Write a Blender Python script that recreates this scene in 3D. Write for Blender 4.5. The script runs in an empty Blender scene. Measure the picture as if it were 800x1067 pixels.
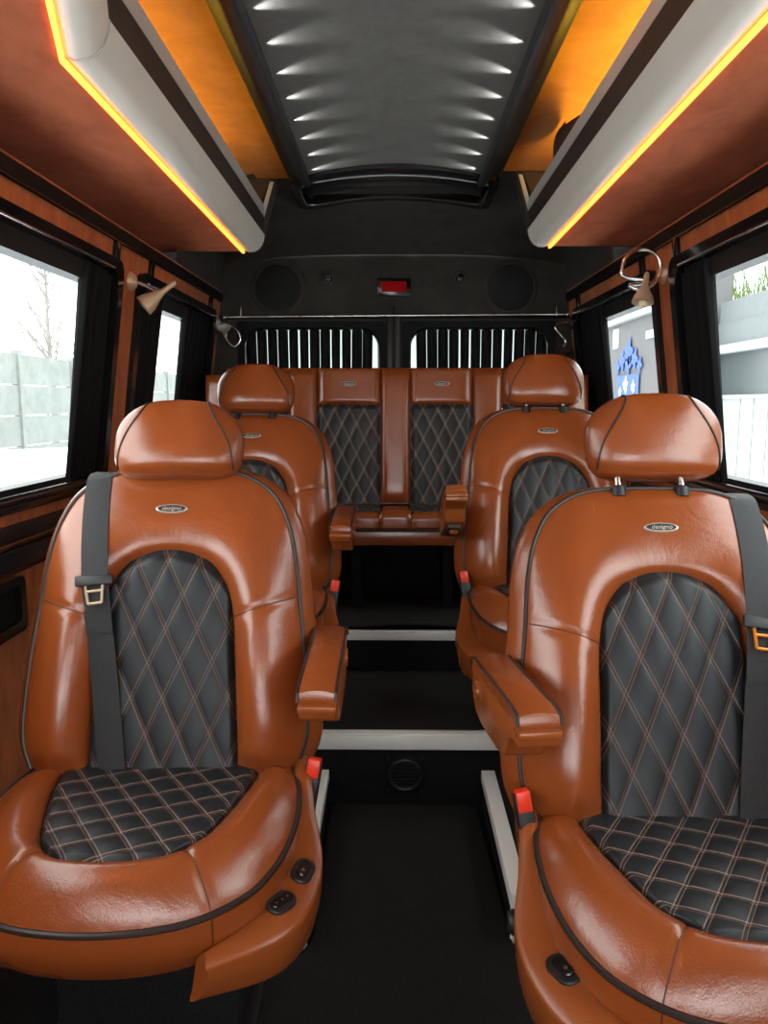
import bpy, bmesh, math, random
from mathutils import Vector, Matrix
from mathutils.bvhtree import BVHTree
random.seed(4)
PI = math.pi
scn = bpy.context.scene
COL = scn.collection

# ------------------------------------------------------------------ materials
def new_mat(name):
    m = bpy.data.materials.new(name); m.use_nodes = True
    nt = m.node_tree
    return m, nt, nt.nodes['Principled BSDF']

def pbr(name, col, rough=0.5, metal=0.0, spec=0.5, bump=0.0, bscale=200.0, var=0.0, vscale=6.0,
        sheen=0.0, coat=0.0, emit=None, estr=0.0, wrinkle=0.0, stretch=(1, 1, 1), detail=3.0):
    m, nt, b = new_mat(name)
    N, L = nt.nodes.new, nt.links.new
    b.inputs['Base Color'].default_value = (*col, 1)
    b.inputs['Roughness'].default_value = rough
    b.inputs['Metallic'].default_value = metal
    b.inputs['Specular IOR Level'].default_value = spec
    b.inputs['Sheen Weight'].default_value = sheen
    b.inputs['Coat Weight'].default_value = coat
    b.inputs['Coat Roughness'].default_value = 0.08
    if emit:
        b.inputs['Emission Color'].default_value = (*emit, 1)
        b.inputs['Emission Strength'].default_value = estr
    tc = N('ShaderNodeTexCoord'); mp = N('ShaderNodeMapping')
    mp.inputs['Scale'].default_value = stretch
    L(tc.outputs['Object'], mp.inputs['Vector'])
    if var > 0:
        nz = N('ShaderNodeTexNoise'); nz.inputs['Scale'].default_value = vscale; nz.inputs['Detail'].default_value = detail
        nz.inputs['Roughness'].default_value = 0.65; nz.inputs['Distortion'].default_value = 0.6
        L(mp.outputs['Vector'], nz.inputs['Vector'])
        rp = N('ShaderNodeValToRGB')
        rp.color_ramp.elements[0].position = 0.3; rp.color_ramp.elements[1].position = 0.7
        rp.color_ramp.elements[0].color = (*[c * (1 - var) for c in col], 1)
        rp.color_ramp.elements[1].color = (*[min(1, c * (1 + var)) for c in col], 1)
        L(nz.outputs['Fac'], rp.inputs['Fac']); L(rp.outputs['Color'], b.inputs['Base Color'])
    last = None
    if wrinkle > 0:
        n2 = N('ShaderNodeTexNoise'); n2.inputs['Scale'].default_value = 11; n2.inputs['Detail'].default_value = 4
        n2.inputs['Distortion'].default_value = 1.2
        L(tc.outputs['Object'], n2.inputs['Vector'])
        bp = N('ShaderNodeBump'); bp.inputs['Strength'].default_value = wrinkle; bp.inputs['Distance'].default_value = 0.01
        L(n2.outputs['Fac'], bp.inputs['Height']); last = bp
    if bump > 0:
        n3 = N('ShaderNodeTexNoise'); n3.inputs['Scale'].default_value = bscale; n3.inputs['Detail'].default_value = 2
        L(tc.outputs['Object'], n3.inputs['Vector'])
        bp = N('ShaderNodeBump'); bp.inputs['Strength'].default_value = bump; bp.inputs['Distance'].default_value = 0.002
        L(n3.outputs['Fac'], bp.inputs['Height'])
        if last: L(last.outputs['Normal'], bp.inputs['Normal'])
        last = bp
    if last: L(last.outputs['Normal'], b.inputs['Normal'])
    return m

def quilt_mat(name, col, thread, a, bb, rough=0.42):
    """black leather with double rows of dashed thread along both diagonals of the diamond grid (uv in metres)"""
    m, nt, b = new_mat(name)
    N, L = nt.nodes.new, nt.links.new
    b.inputs['Roughness'].default_value = rough
    b.inputs['Specular IOR Level'].default_value = 0.32
    uv = N('ShaderNodeUVMap'); uv.uv_map = 'UVMap'
    sp = N('ShaderNodeSeparateXYZ'); L(uv.outputs['UV'], sp.inputs['Vector'])
    def M(op, x, y=None, z=None):
        n = N('ShaderNodeMath'); n.operation = op
        for i, v in enumerate((x, y, z)):
            if v is None: continue
            if isinstance(v, (int, float)): n.inputs[i].default_value = v
            else: L(v, n.inputs[i])
        return n.outputs[0]
    xa = M('DIVIDE', sp.outputs['X'], a); yb = M('DIVIDE', sp.outputs['Y'], bb)
    p = M('ADD', xa, yb); q = M('SUBTRACT', xa, yb)
    g = math.sqrt(1 / a ** 2 + 1 / bb ** 2)
    def line(p_, q_):
        d = M('ABSOLUTE', M('SUBTRACT', M('FRACT', M('ADD', p_, 0.5)), 0.5))
        d = M('DIVIDE', d, g)
        on = M('LESS_THAN', M('ABSOLUTE', M('SUBTRACT', d, 0.0029)), 0.00085)
        dash = M('GREATER_THAN', M('FRACT', M('MULTIPLY', q_, 17.0)), 0.22)
        return M('MULTIPLY', on, dash)
    f = M('MAXIMUM', line(p, q), line(q, p))
    mx = N('ShaderNodeMix'); mx.data_type = 'RGBA'
    mx.inputs['A'].default_value = (*col, 1); mx.inputs['B'].default_value = (*thread, 1)
    L(f, mx.inputs['Factor']); L(mx.outputs['Result'], b.inputs['Base Color'])
    nz = N('ShaderNodeTexNoise'); nz.inputs['Scale'].default_value = 450
    tc = N('ShaderNodeTexCoord'); L(tc.outputs['Object'], nz.inputs['Vector'])
    bp = N('ShaderNodeBump'); bp.inputs['Strength'].default_value = 0.25; bp.inputs['Distance'].default_value = 0.001
    L(nz.outputs['Fac'], bp.inputs['Height']); L(bp.outputs['Normal'], b.inputs['Normal'])
    return m

def glass_mat(name, tint=(0.90, 0.93, 0.92)):
    m, nt, b = new_mat(name)
    nt.nodes.remove(b)
    N, L = nt.nodes.new, nt.links.new
    out = [n for n in nt.nodes if n.type == 'OUTPUT_MATERIAL'][0]
    t = N('ShaderNodeBsdfTransparent'); t.inputs['Color'].default_value = (*tint, 1)
    g = N('ShaderNodeBsdfGlossy'); g.inputs['Roughness'].default_value = 0.02
    lw = N('ShaderNodeLayerWeight'); lw.inputs['Blend'].default_value = 0.5
    pw = N('ShaderNodeMath'); pw.operation = 'POWER'; pw.inputs[1].default_value = 5.0; L(lw.outputs['Facing'], pw.inputs[0])
    fr = N('ShaderNodeMath'); fr.operation = 'MULTIPLY_ADD'; fr.inputs[1].default_value = 0.35; fr.inputs[2].default_value = 0.03; L(pw.outputs[0], fr.inputs[0])
    mx = N('ShaderNodeMixShader')
    L(fr.outputs[0], mx.inputs[0]); L(t.outputs[0], mx.inputs[1]); L(g.outputs[0], mx.inputs[2]); L(mx.outputs[0], out.inputs[0])
    return m

def emit_mat(name, col, s):
    m, nt, b = new_mat(name)
    b.inputs['Base Color'].default_value = (*col, 1)
    b.inputs['Emission Color'].default_value = (*col, 1)
    b.inputs['Emission Strength'].default_value = s
    return m

BROWN = (0.255, 0.058, 0.0115)
M = dict(
    leather=pbr('cognac_leather', BROWN, 0.25, spec=0.8, bump=0.16, bscale=350, var=0.07, vscale=5, wrinkle=0.17),
    quilt=quilt_mat('quilted_black_leather', (0.0125, 0.016, 0.019), (0.15, 0.08, 0.052), 0.062, 0.135),
    quilt_seat=quilt_mat('quilted_seat_leather', (0.014, 0.016, 0.0185), (0.27, 0.17, 0.12), 0.0707, 0.0707),
    quilt_bench=quilt_mat('quilted_bench_leather', (0.016, 0.016, 0.016), (0.28, 0.20, 0.15), 0.062, 0.125),
    crease=pbr('leather_crease', (0.085, 0.019, 0.005), 0.5),
    piping=pbr('black_piping', (0.018, 0.013, 0.011), 0.4),
    shell=pbr('cognac_plastic', (0.265, 0.067, 0.0145), 0.27, bump=0.1, bscale=500),
    black=pbr('black_gloss', (0.007, 0.007, 0.008), 0.16, spec=0.5),
    blackmat=pbr('black_satin', (0.012, 0.012, 0.013), 0.45),
    rubber=pbr('black_rubber', (0.006, 0.006, 0.006), 0.75, spec=0.2),
    carpet=pbr('black_carpet', (0.011, 0.012, 0.0125), 0.95, spec=0.15, bump=1.0, bscale=420, var=0.35, vscale=160),
    mat=pbr('black_mat_pile', (0.021, 0.021, 0.021), 0.95, spec=0.15, bump=1.0, bscale=500, var=0.3, vscale=220),
    suede=pbr('orange_suede', (0.56, 0.175, 0.090), 0.9, spec=0.05, bump=0.15, bscale=300, var=0.22, vscale=9, sheen=0.0, stretch=(1, 0.5, 1), detail=5),
    veneer=pbr('burl_veneer_suede', (0.44, 0.125, 0.030), 0.65, spec=0.2, var=0.28, vscale=14, stretch=(1, 1.6, 0.5), sheen=0.1),
    darksuede=pbr('dark_suede', (0.042, 0.037, 0.032), 0.9, spec=0.2, bump=0.2, bscale=250, var=0.25, vscale=8, sheen=0.05),
    brownsuede=pbr('dark_brown_trim', (0.035, 0.022, 0.017), 0.6, bump=0.2, bscale=400, var=0.2, vscale=60),
    white=pbr('ivory_panel', (0.88, 0.855, 0.77), 0.34),
    grey=pbr('grey_metal_trim', (0.50, 0.50, 0.47), 0.42),
    alu=pbr('brushed_aluminium', (0.90, 0.92, 0.87), 0.38, metal=0.05, bump=0.1, bscale=300),
    chrome=pbr('chrome', (0.80, 0.79, 0.76), 0.18, metal=1.0),
    gold=pbr('champagne_metal', (0.60, 0.45, 0.29), 0.35, metal=0.3), steel=pbr('dark_steel', (0.22, 0.22, 0.22), 0.25, metal=0.8), lining=pbr('amber_lit_suede_lining', (0.42, 0.19, 0.07), 0.9, var=0.15, vscale=9), whitemetal=pbr('bright_enamel', (0.70, 0.67, 0.60), 0.25, metal=0.4),  # lining: the orange suede again, with amber shelf light mixed into its colour
    panel=pbr('brushed_grey_panel', (0.14, 0.14, 0.135), 0.38, metal=0.25, bump=0.25, bscale=260, var=0.12, vscale=30),
    belt=pbr('belt_webbing', (0.012, 0.0135, 0.015), 0.6, bump=0.6, bscale=600),
    red=pbr('red_button', (0.75, 0.035, 0.01), 0.35, emit=(0.75, 0.035, 0.01), estr=0.0),
    orange=pbr('orange_tongue', (0.8, 0.25, 0.02), 0.3, metal=0.4),
    curtain=pbr('black_curtain', (0.0035, 0.0038, 0.0045), 0.8, spec=0.25),
    speaker=pbr('speaker_mesh', (0.005, 0.005, 0.005), 0.8, bump=0.6, bscale=500),
    led=emit_mat('amber_led', (1.0, 0.25, 0.03), 4.5),
    ledin=emit_mat('amber_shelf_led', (1.0, 0.36, 0.03), 3.0),
    ledwhite=emit_mat('white_led', (1.0, 1.0, 0.98), 5.0),
    redlamp=pbr('red_lamp', (0.16, 0.003, 0.002), 0.7, spec=0.05, emit=(1.0, 0.01, 0.008), estr=0.07),
    glass=glass_mat('window_glass'), tinted=glass_mat('tinted_rear_glass', (0.42, 0.46, 0.44)),
    concrete=pbr('concrete_fence', (0.20, 0.212, 0.20), 0.9, var=0.15, vscale=3),
    snow=pbr('snow', (0.80, 0.83, 0.85), 0.8, var=0.04),
    bark=pbr('bark', (0.22, 0.20, 0.18), 0.9),
    clad=pbr('grey_cladding', (0.15, 0.16, 0.165), 0.7, var=0.06),
    cladlight=pbr('white_cladding', (0.42, 0.45, 0.455), 0.6),
    claddark=pbr('dark_glazing', (0.075, 0.085, 0.09), 0.35),
    brick=pbr('grey_render', (0.105, 0.10, 0.103), 0.8),
    blue=pbr('blue_print', (0.02, 0.075, 0.33), 0.6),
    green=pbr('moss', (0.09, 0.15, 0.04), 0.9, var=0.4, vscale=9),
    pouch=pbr('dark_brown_pouch', (0.05, 0.016, 0.008), 0.8),
)

# ------------------------------------------------------------------ mesh builder
class MB:
    def __init__(s): s.v = []; s.f = []; s.uv = None
    def add(s, vs, fs):
        o = len(s.v); s.v += [Vector(v) for v in vs]; s.f += [tuple(i + o for i in f) for f in fs]; return s
    def grid(s, rows, closed_u=False, closed_v=False, flip=False):
        """rows: list of lists of points"""
        n, m = len(rows), len(rows[0]); vs = [p for r in rows for p in r]; fs = []
        for i in range(n if closed_v else n - 1):
            for j in range(m if closed_u else m - 1):
                a, b = i * m + j, i * m + (j + 1) % m
                c, d = ((i + 1) % n) * m + (j + 1) % m, ((i + 1) % n) * m + j
                fs.append((a, d, c, b) if flip else (a, b, c, d))
        return s.add(vs, fs)
    def box(s, lo, hi):
        x0, y0, z0 = lo; x1, y1, z1 = hi
        return s.add([(x0, y0, z0), (x1, y0, z0), (x1, y1, z0), (x0, y1, z0), (x0, y0, z1), (x1, y0, z1), (x1, y1, z1), (x0, y1, z1)],
                     [(0, 3, 2, 1), (4, 5, 6, 7), (0, 1, 5, 4), (1, 2, 6, 5), (2, 3, 7, 6), (3, 0, 4, 7)])
    def hexa(s, p):  # 8 points, bottom ring then top ring
        return s.add(p, [(0, 3, 2, 1), (4, 5, 6, 7), (0, 1, 5, 4), (1, 2, 6, 5), (2, 3, 7, 6), (3, 0, 4, 7)])
    def prism(s, poly, vec):
        n = len(poly); vec = Vector(vec)
        return s.add([Vector(p) for p in poly] + [Vector(p) + vec for p in poly],
                     [tuple(range(n - 1, -1, -1)), tuple(range(n, 2 * n))] + [(i, (i + 1) % n, (i + 1) % n + n, i + n) for i in range(n)])
    def tube(s, path, r, n=8, closed=False, caps=True):
        path = [Vector(p) for p in path]; k = len(path); rows = []; prev = None
        for i, p in enumerate(path):
            a = path[(i - 1) % k] if (closed or i > 0) else p
            b = path[(i + 1) % k] if (closed or i < k - 1) else p
            t = (b - a).normalized() if (b - a).length > 1e-9 else Vector((0, 0, 1))
            if prev is None:
                ref = Vector((0, 0, 1)) if abs(t.z) < 0.9 else Vector((1, 0, 0))
                nrm = (ref - t * ref.dot(t)).normalized()
            else:
                nrm = prev - t * prev.dot(t); nrm = nrm.normalized() if nrm.length > 1e-6 else prev
            prev = nrm; bn = t.cross(nrm)
            rr = r[i] if isinstance(r, (list, tuple)) else r
            rows.append([p + (nrm * math.cos(2 * PI * j / n) + bn * math.sin(2 * PI * j / n)) * rr for j in range(n)])
        o = len(s.v); s.grid(rows, closed_u=True, closed_v=closed)
        if caps and not closed:
            s.f.append(tuple(o + j for j in range(n - 1, -1, -1))); s.f.append(tuple(o + (k - 1) * n + j for j in range(n)))
        return s
    def lathe(s, prof, n=24, mat=None):
        """prof: (r,z) pairs about z"""
        mat = mat or Matrix.Identity(4)
        rows = [[mat @ Vector((r * math.cos(2 * PI * j / n), r * math.sin(2 * PI * j / n), z)) for j in range(n)] for r, z in prof]
        o = len(s.v); s.grid(rows, closed_u=True)
        s.f.append(tuple(o + j for j in range(n - 1, -1, -1))); s.f.append(tuple(o + (len(prof) - 1) * n + j for j in range(n)))
        return s
    def bvh(s): return BVHTree.FromPolygons([tuple(v) for v in s.v], s.f)
    def mesh(s, name, mat, angle=40, bevel=0.0, seg=2, uvs=None, weld=False):
        me = bpy.data.meshes.new(name)
        me.from_pydata([tuple(v) for v in s.v], [], s.f); me.update()
        bm = bmesh.new(); bm.from_mesh(me)
        if weld: bmesh.ops.remove_doubles(bm, verts=bm.verts, dist=1e-5)
        bmesh.ops.recalc_face_normals(bm, faces=bm.faces)
        if bevel > 0:
            ed = [e for e in bm.edges if len(e.link_faces) == 2 and e.calc_face_angle(0) > math.radians(30)]
            bmesh.ops.bevel(bm, geom=ed, offset=bevel, segments=seg, profile=0.5, affect='EDGES', clamp_overlap=True)
        if uvs:
            bm.verts.ensure_lookup_table(); lay = bm.loops.layers.uv.new('UVMap')
            for f in bm.faces:
                for l in f.loops: l[lay].uv = uvs[l.vert.index]
        bm.to_mesh(me); bm.free()
        me.polygons.foreach_set('use_smooth', [True] * len(me.polygons))
        me.set_sharp_from_angle(angle=math.radians(angle))
        me.materials.append(mat)
        return me
    def build(s, name, mat, parent=None, **k):
        if parent is not None and parent.get('world_parts'):
            s.v = [v - parent.location for v in s.v]
        return put(name, s.mesh(name, mat, **k), parent)

def put(name, me, parent=None, loc=None, rot=None):
    o = bpy.data.objects.new(name, me); COL.objects.link(o)
    if parent is not None: o.parent = parent
    if loc is not None: o.location = loc
    if rot is not None: o.rotation_euler = rot
    return o

def tag(o, label=None, cat=None, group=None, kind=None):
    if label: o['label'] = label
    if cat: o['category'] = cat
    if group: o['group'] = group
    if kind: o['kind'] = kind
    return o
def struct(o, label=None, cat=None):
    return tag(o, label, cat, kind='structure')
def empty(name, loc, label, cat, group=None, world=False, kind=None):
    o = bpy.data.objects.new(name, None); COL.objects.link(o); o.location = loc; o.empty_display_size = 0.05
    tag(o, label, cat, group, kind)
    if world: o['world_parts'] = 1
    return o

def crom(P, n, closed=False):
    """resample a list of tuples with a Catmull-Rom spline, n samples"""
    k = len(P); P = [Vector(p) for p in P]; out = []
    for i in range(n):
        u = i / (n if closed else n - 1) * (k if closed else k - 1)
        j = min(int(u), k - 1 if closed else k - 2); t = u - j
        g = (lambda q: P[q % k]) if closed else (lambda q: P[max(0, min(k - 1, q))] if 0 <= q < k else (P[0] * 2 - P[1] if q < 0 else P[-1] * 2 - P[-2]))
        a, b, c, d = g(j - 1), g(j), g(j + 1), g(j + 2)
        out.append(0.5 * ((2 * b) + (c - a) * t + (2 * a - 5 * b + 4 * c - d) * t * t + (3 * b - a - 3 * c + d) * t ** 3))
    return out
def lerp(a, b, t): return a + (b - a) * t
def smooth(t): t = max(0, min(1, t)); return t * t * (3 - 2 * t)
def text_mesh(body, size, mat, shear=0.0, extrude=0.0004):
    c = bpy.data.curves.new('lettering', 'FONT'); c.body = body; c.size = size; c.shear = shear
    c.align_x = 'CENTER'; c.align_y = 'CENTER'; c.extrude = extrude; c.resolution_u = 3
    o = bpy.data.objects.new('lettering_source', c); COL.objects.link(o)
    bpy.context.view_layer.update()
    me = bpy.data.meshes.new_from_object(o.evaluated_get(bpy.context.evaluated_depsgraph_get()))
    bpy.data.objects.remove(o); me.materials.clear(); me.materials.append(mat); me.name = 'lettering'
    return me

# ================================================================== CAPTAIN SEATS
# ---- backrest, own frame: x across, z up the back, -y towards the sitter
B_IN = [(.146, -.03), (.144, .05), (.140, .12), (.136, .20), (.131, .285), (.116, .352), (.090, .395), (.062, .414), (.030, .424), (0, .427)]
B_OUT = [(.250, -.03), (.277, .045), (.280, .12), (.273, .22), (.261, .325), (.252, .415), (.234, .492), (.196, .556), (.122, .596), (0, .604)]
B_BUL = [.030, .058, .066, .064, .056, .046, .038, .030, .026, .024]     # forward bulge
B_WO = [-.025, -.02, -.02, -.02, -.022, -.028, -.036, -.044, -.050, -.052]  # depth of the piped edge
def mirror(lst, f): return lst + [f(p) for p in lst[-2::-1]]
NT = 160
def back_curves():
    I = crom(mirror([(-x, z) for x, z in B_IN], lambda p: (-p[0], p[1])), NT)
    O = crom(mirror([(-x, z) for x, z in B_OUT], lambda p: (-p[0], p[1])), NT)
    Bu = crom([(b, 0) for b in mirror(B_BUL, lambda p: p)], NT)
    Wo = crom([(b, 0) for b in mirror(B_WO, lambda p: p)], NT)
    return I, O, [b[0] for b in Bu], [b[0] for b in Wo]
BI, BO, BB, BW = back_curves()
def seam_dip(i, n, at, wid): return math.exp(-((i / (n - 1) - at) / wid) ** 2)

def backrest_mb():
    mb = MB(); rows = []; NS = 26
    ts = None
    for i in range(NT):                                   # seam where the outer edge reaches z = .325
        if BO[i][1] >= .325: ts = i / (NT - 1); break
    for i in range(NT):
        row = []; u = i / (NT - 1); e = min(u, 1 - u)
        endk = smooth(e / .045)
        dip = seam_dip(i, NT, ts, .0045) + seam_dip(i, NT, 1 - ts, .0045)
        for j in range(NS):
            s = j / (NS - 1)
            x = lerp(BI[i][0], BO[i][0], s); z = lerp(BI[i][1], BO[i][1], s)
            w = lerp(-.006, BW[i], s) + BB[i] * (math.sin(PI * s ** .80)) ** .72 * (0.35 + .65 * endk)
            # lower panel of each side pad stands a little prouder
            w -= dip * .0045 * math.sin(PI * s) ** .3
            row.append((x, -w, z))
        rows.append(row)
    mb.grid(rows)
    # side wall and rear shell
    wall = []
    for i in range(NT):
        x, z = BO[i]; w = BW[i]; r = []
        for k in range(9):
            t = k / 8
            out = 1 + .110 * math.sin(PI * min(1, t * 1.05)) - .05 * t ** 3
            r.append((x * out, -(w - .115 * t), z if k == 0 else z + max(0, z - .3) * .065 * math.sin(PI * min(1, t * 1.05)) - .02 * t ** 3 * max(0, min(1, (z - .25) / .1))))
        wall.append(r)
    mb.grid(wall)
    rear = [w[-1] for w in wall]; h = NT // 2
    mb.grid([[rear[i], lerpv(rear[i], rear[NT - 1 - i], .5, .03), rear[NT - 1 - i]] for i in range(h)])
    # closing strip under the two pads
    mb.add([(-.225, .025, -.03), (.225, .025, -.03), (.21, .14, -.03), (-.21, .14, -.03)], [(0, 1, 2, 3)])
    return mb
def lerpv(a, b, t, dy=0):
    return (lerp(a[0], b[0], t), lerp(a[1], b[1], t) + dy, lerp(a[2], b[2], t))

def quilt_h(x, y, a, b):
    p, q = x / a + y / b, x / a - y / b
    return (abs(math.sin(PI * p)) * abs(math.sin(PI * q))) ** .32

def back_insert_mb():
    mb = MB(); uv = []; nx, nz = 110, 170; hw = .136
    rows = []
    for i in range(nz + 1):
        row = []
        for j in range(nx + 1):
            sx = -1 + 2 * j / nx
            top = .286 + .146 * math.sqrt(max(0, 1 - abs(sx) ** 2.15))
            z = -.05 + (top + .05) * i / nz
            x = (hw + .016 * (1 - smooth(z / .27))) * sx
            edge = min(1, (1 - abs(sx)) / .12, (1 - i / nz) / .06)
            w = -.012 + .016 * smooth(edge) + .0050 * quilt_h(x, z, .062, .135) * smooth(edge * 1.5) + .006 * (1 - sx * sx)
            row.append((x, -w, z)); uv.append((x, z))
        rows.append(row)
    mb.grid(rows); mb.uvs = uv
    return mb

# ---- cushion: x across, y back (0 at the backrest), z = 0 at the quilted surface
C_IN = [(.192, .03), (.188, -.04), (.176, -.105), (.160, -.165), (.145, -.215), (.125, -.260), (.080, -.305), (0, -.322)]
C_OUT = [(.248, .03), (.268, -.05), (.275, -.125), (.270, -.200), (.250, -.275), (.208, -.338), (.125, -.388), (0, -.405)]
C_BUL = [.012, .022, .032, .037, .040, .041, .042, .044]
C_ZO = [-.008, -.012, -.018, -.026, -.036, -.046, -.052, -.054]
def cush_curves():
    I = crom(mirror([(-x, y) for x, y in C_IN], lambda p: (-p[0], p[1])), NT)
    O = crom(mirror([(-x, y) for x, y in C_OUT], lambda p: (-p[0], p[1])), NT)
    Bu = [b[0] for b in crom([(b, 0) for b in mirror(C_BUL, lambda p: p)], NT)]
    Zo = [b[0] for b in crom([(b, 0) for b in mirror(C_ZO, lambda p: p)], NT)]
    return I, O, Bu, Zo
CI, CO, CB, CZ_ = cush_curves()
def cushion_mb():
    mb = MB(); rows = []; NS = 24
    ts = next(i for i in range(NT) if CO[i][1] < -.366) / (NT - 1)
    for i in range(NT):
        row = []; u = i / (NT - 1); e = min(u, 1 - u); endk = .45 + .55 * smooth(e / .05)
        dip = seam_dip(i, NT, ts, .0045) + seam_dip(i, NT, 1 - ts, .0045)
        for j in range(NS):
            s = j / (NS - 1)
            x = lerp(CI[i][0], CO[i][0], s); y = lerp(CI[i][1], CO[i][1], s)
            z = lerp(-.008, CZ_[i], s) + CB[i] * math.sin(PI * s ** .85) ** .75 * endk
            z -= dip * .0045 * math.sin(PI * s) ** .3
            row.append((x, y, z))
        rows.append(row)
    mb.grid(rows)
    skirt = []
    for i in range(NT):
        x, y = CO[i]; zo = CZ_[i]; r = []
        for k in range(8):
            t = k / 7
            sc = 1 + .018 * math.sin(PI * t) - .05 * t ** 2
            r.append((x * sc, y * sc if y < 0 else y, zo - (.088 + .05 * (1 if y > -.3 else max(0, 1 - (-.3 - y) / .08))) * t))
        skirt.append(r)
    mb.grid(skirt)
    low = [r[-1] for r in skirt]; h = NT // 2
    mb.grid([[low[i], low[NT - 1 - i]] for i in range(h)])
    return mb
def seat_pq(x, y):
    return (.83 * x + .56 * y) / .046, (-.39 * x + .92 * y) / .054
def cushion_insert_mb(sd):
    mb = MB(); uv = []; nx, ny = 120, 120; rows = []
    def half(y):
        for k in range(len(C_IN) - 1):
            y0, y1 = C_IN[k][1], C_IN[k + 1][1]
            if y1 <= y <= y0: return lerp(C_IN[k][0], C_IN[k + 1][0], (y - y0) / (y1 - y0))
        return .19 if y > 0 else 0
    hs = []
    ymin = -.326
    for i in range(ny + 1):
        t = i / ny; tt = 1 - (1 - t) ** 2.2 if False else t
        y = .03 + (ymin - .03) * (1 - (1 - t) ** 1.6)
        hwid = max(.012, half(max(y, -.3215)) + .005)
        row = []
        for j in range(nx + 1):
            sx = -1 + 2 * j / nx; x = hwid * sx
            edge = min(1, (1 - abs(sx)) / .10, max(0, (y - ymin)) / .03)
            P_, Q_ = seat_pq(x * sd, y)
            z = -.014 + .016 * smooth(edge) + .0050 * (abs(math.sin(PI * P_)) * abs(math.sin(PI * Q_))) ** .32 * smooth(edge * 1.4)
            row.append((x, y, z)); uv.append((.0707 * (P_ + Q_) / 2, .0707 * (P_ - Q_) / 2))
        rows.append(row)
    mb.grid(rows); mb.uvs = uv
    return mb

def headrest_mb():
    mb = MB(); nu, nv = 64, 40; rows = []
    def se(c, p): return math.copysign(abs(c) ** p, c)
    for i in range(nv + 1):
        ph = -PI / 2 + PI * i / nv
        row = []
        for j in range(nu):
            th = 2 * PI * j / nu
            ez = .50 if ph < 0 else .85
            cx = se(math.cos(ph), .40 if ph < 0 else .60)
            x = .137 * cx * se(math.cos(th), .62)
            y = .058 * se(math.cos(ph), .62) * se(math.sin(th), .85)
            z = .088 * se(math.sin(ph), ez)
            x *= 1 - .10 * max(0, z / .088) ** 2 + .02 * min(0, z / .088)
            y -= .012 * (z / .088) * 0
            y += .10 * (x / .137) ** 2 * .12 * 1.0 * (1 if y < 0 else 1)   # curved round the head a little
            row.append((x, y, z))
        rows.append(row)
    mb.grid(rows, closed_u=True)
    return mb

def surf_curve(bvh, pts, direction, lift=0.0):
    out = []
    for p in pts:
        hit = bvh.ray_cast(Vector(p) - Vector(direction) * .5, Vector(direction))
        if hit[0] is not None: out.append(hit[0] + hit[1].normalized() * lift * (1 if hit[1].dot(Vector(direction)) < 0 else -1))
    return out

CACHE = {}
def shared(key, f):
    if key not in CACHE: CACHE[key] = f()
    return CACHE[key]

def stripe(path, normals, width, thick=0.0022, side=None):
    """flat webbing along a path; side: sideways unit vectors"""
    mb = MB(); rows = []
    for i, p in enumerate(path):
        a = path[max(0, i - 1)]; b = path[min(len(path) - 1, i + 1)]
        t = (b - a).normalized(); n = normals[i]; sd = t.cross(n).normalized(); n2 = sd.cross(t).normalized()
        w = width / 2
        rows.append([p - sd * w, p - sd * w * .5 + n2 * .0006, p + n2 * .001, p + sd * w * .5 + n2 * .0006, p + sd * w,
                     p + sd * w - n2 * thick, p - sd * w - n2 * thick])
    mb.grid(rows, closed_u=True)
    return mb

def capsule(mb, L, W, H, mat4, n=12):
    """a rounded oval button, long axis y, standing along z"""
    def ring(l, w, z):
        pts = []
        for k in range(2 * n):
            a = 2 * PI * k / (2 * n)
            off = (l - w) / 2 * (1 if math.sin(a) >= 0 else -1)
            pts.append(mat4 @ Vector((w / 2 * math.cos(a), off + w / 2 * math.sin(a), z)))
        return pts
    rows = [ring(L, W, 0), ring(L, W, H * .6), ring(L - H * .6, W - H * .6, H)]
    o = len(mb.v); mb.grid(rows, closed_u=True)
    mb.f.append(tuple(o + 2 * 2 * n + k for k in range(2 * n)))
    return mb

def frame_at(hit, nrm, along):
    z = nrm.normalized(); y = Vector(along); y = (y - z * y.dot(z)).normalized(); x = y.cross(z)
    m = Matrix((x, y, z)).transposed().to_4x4(); m.translation = hit
    return m

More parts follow.
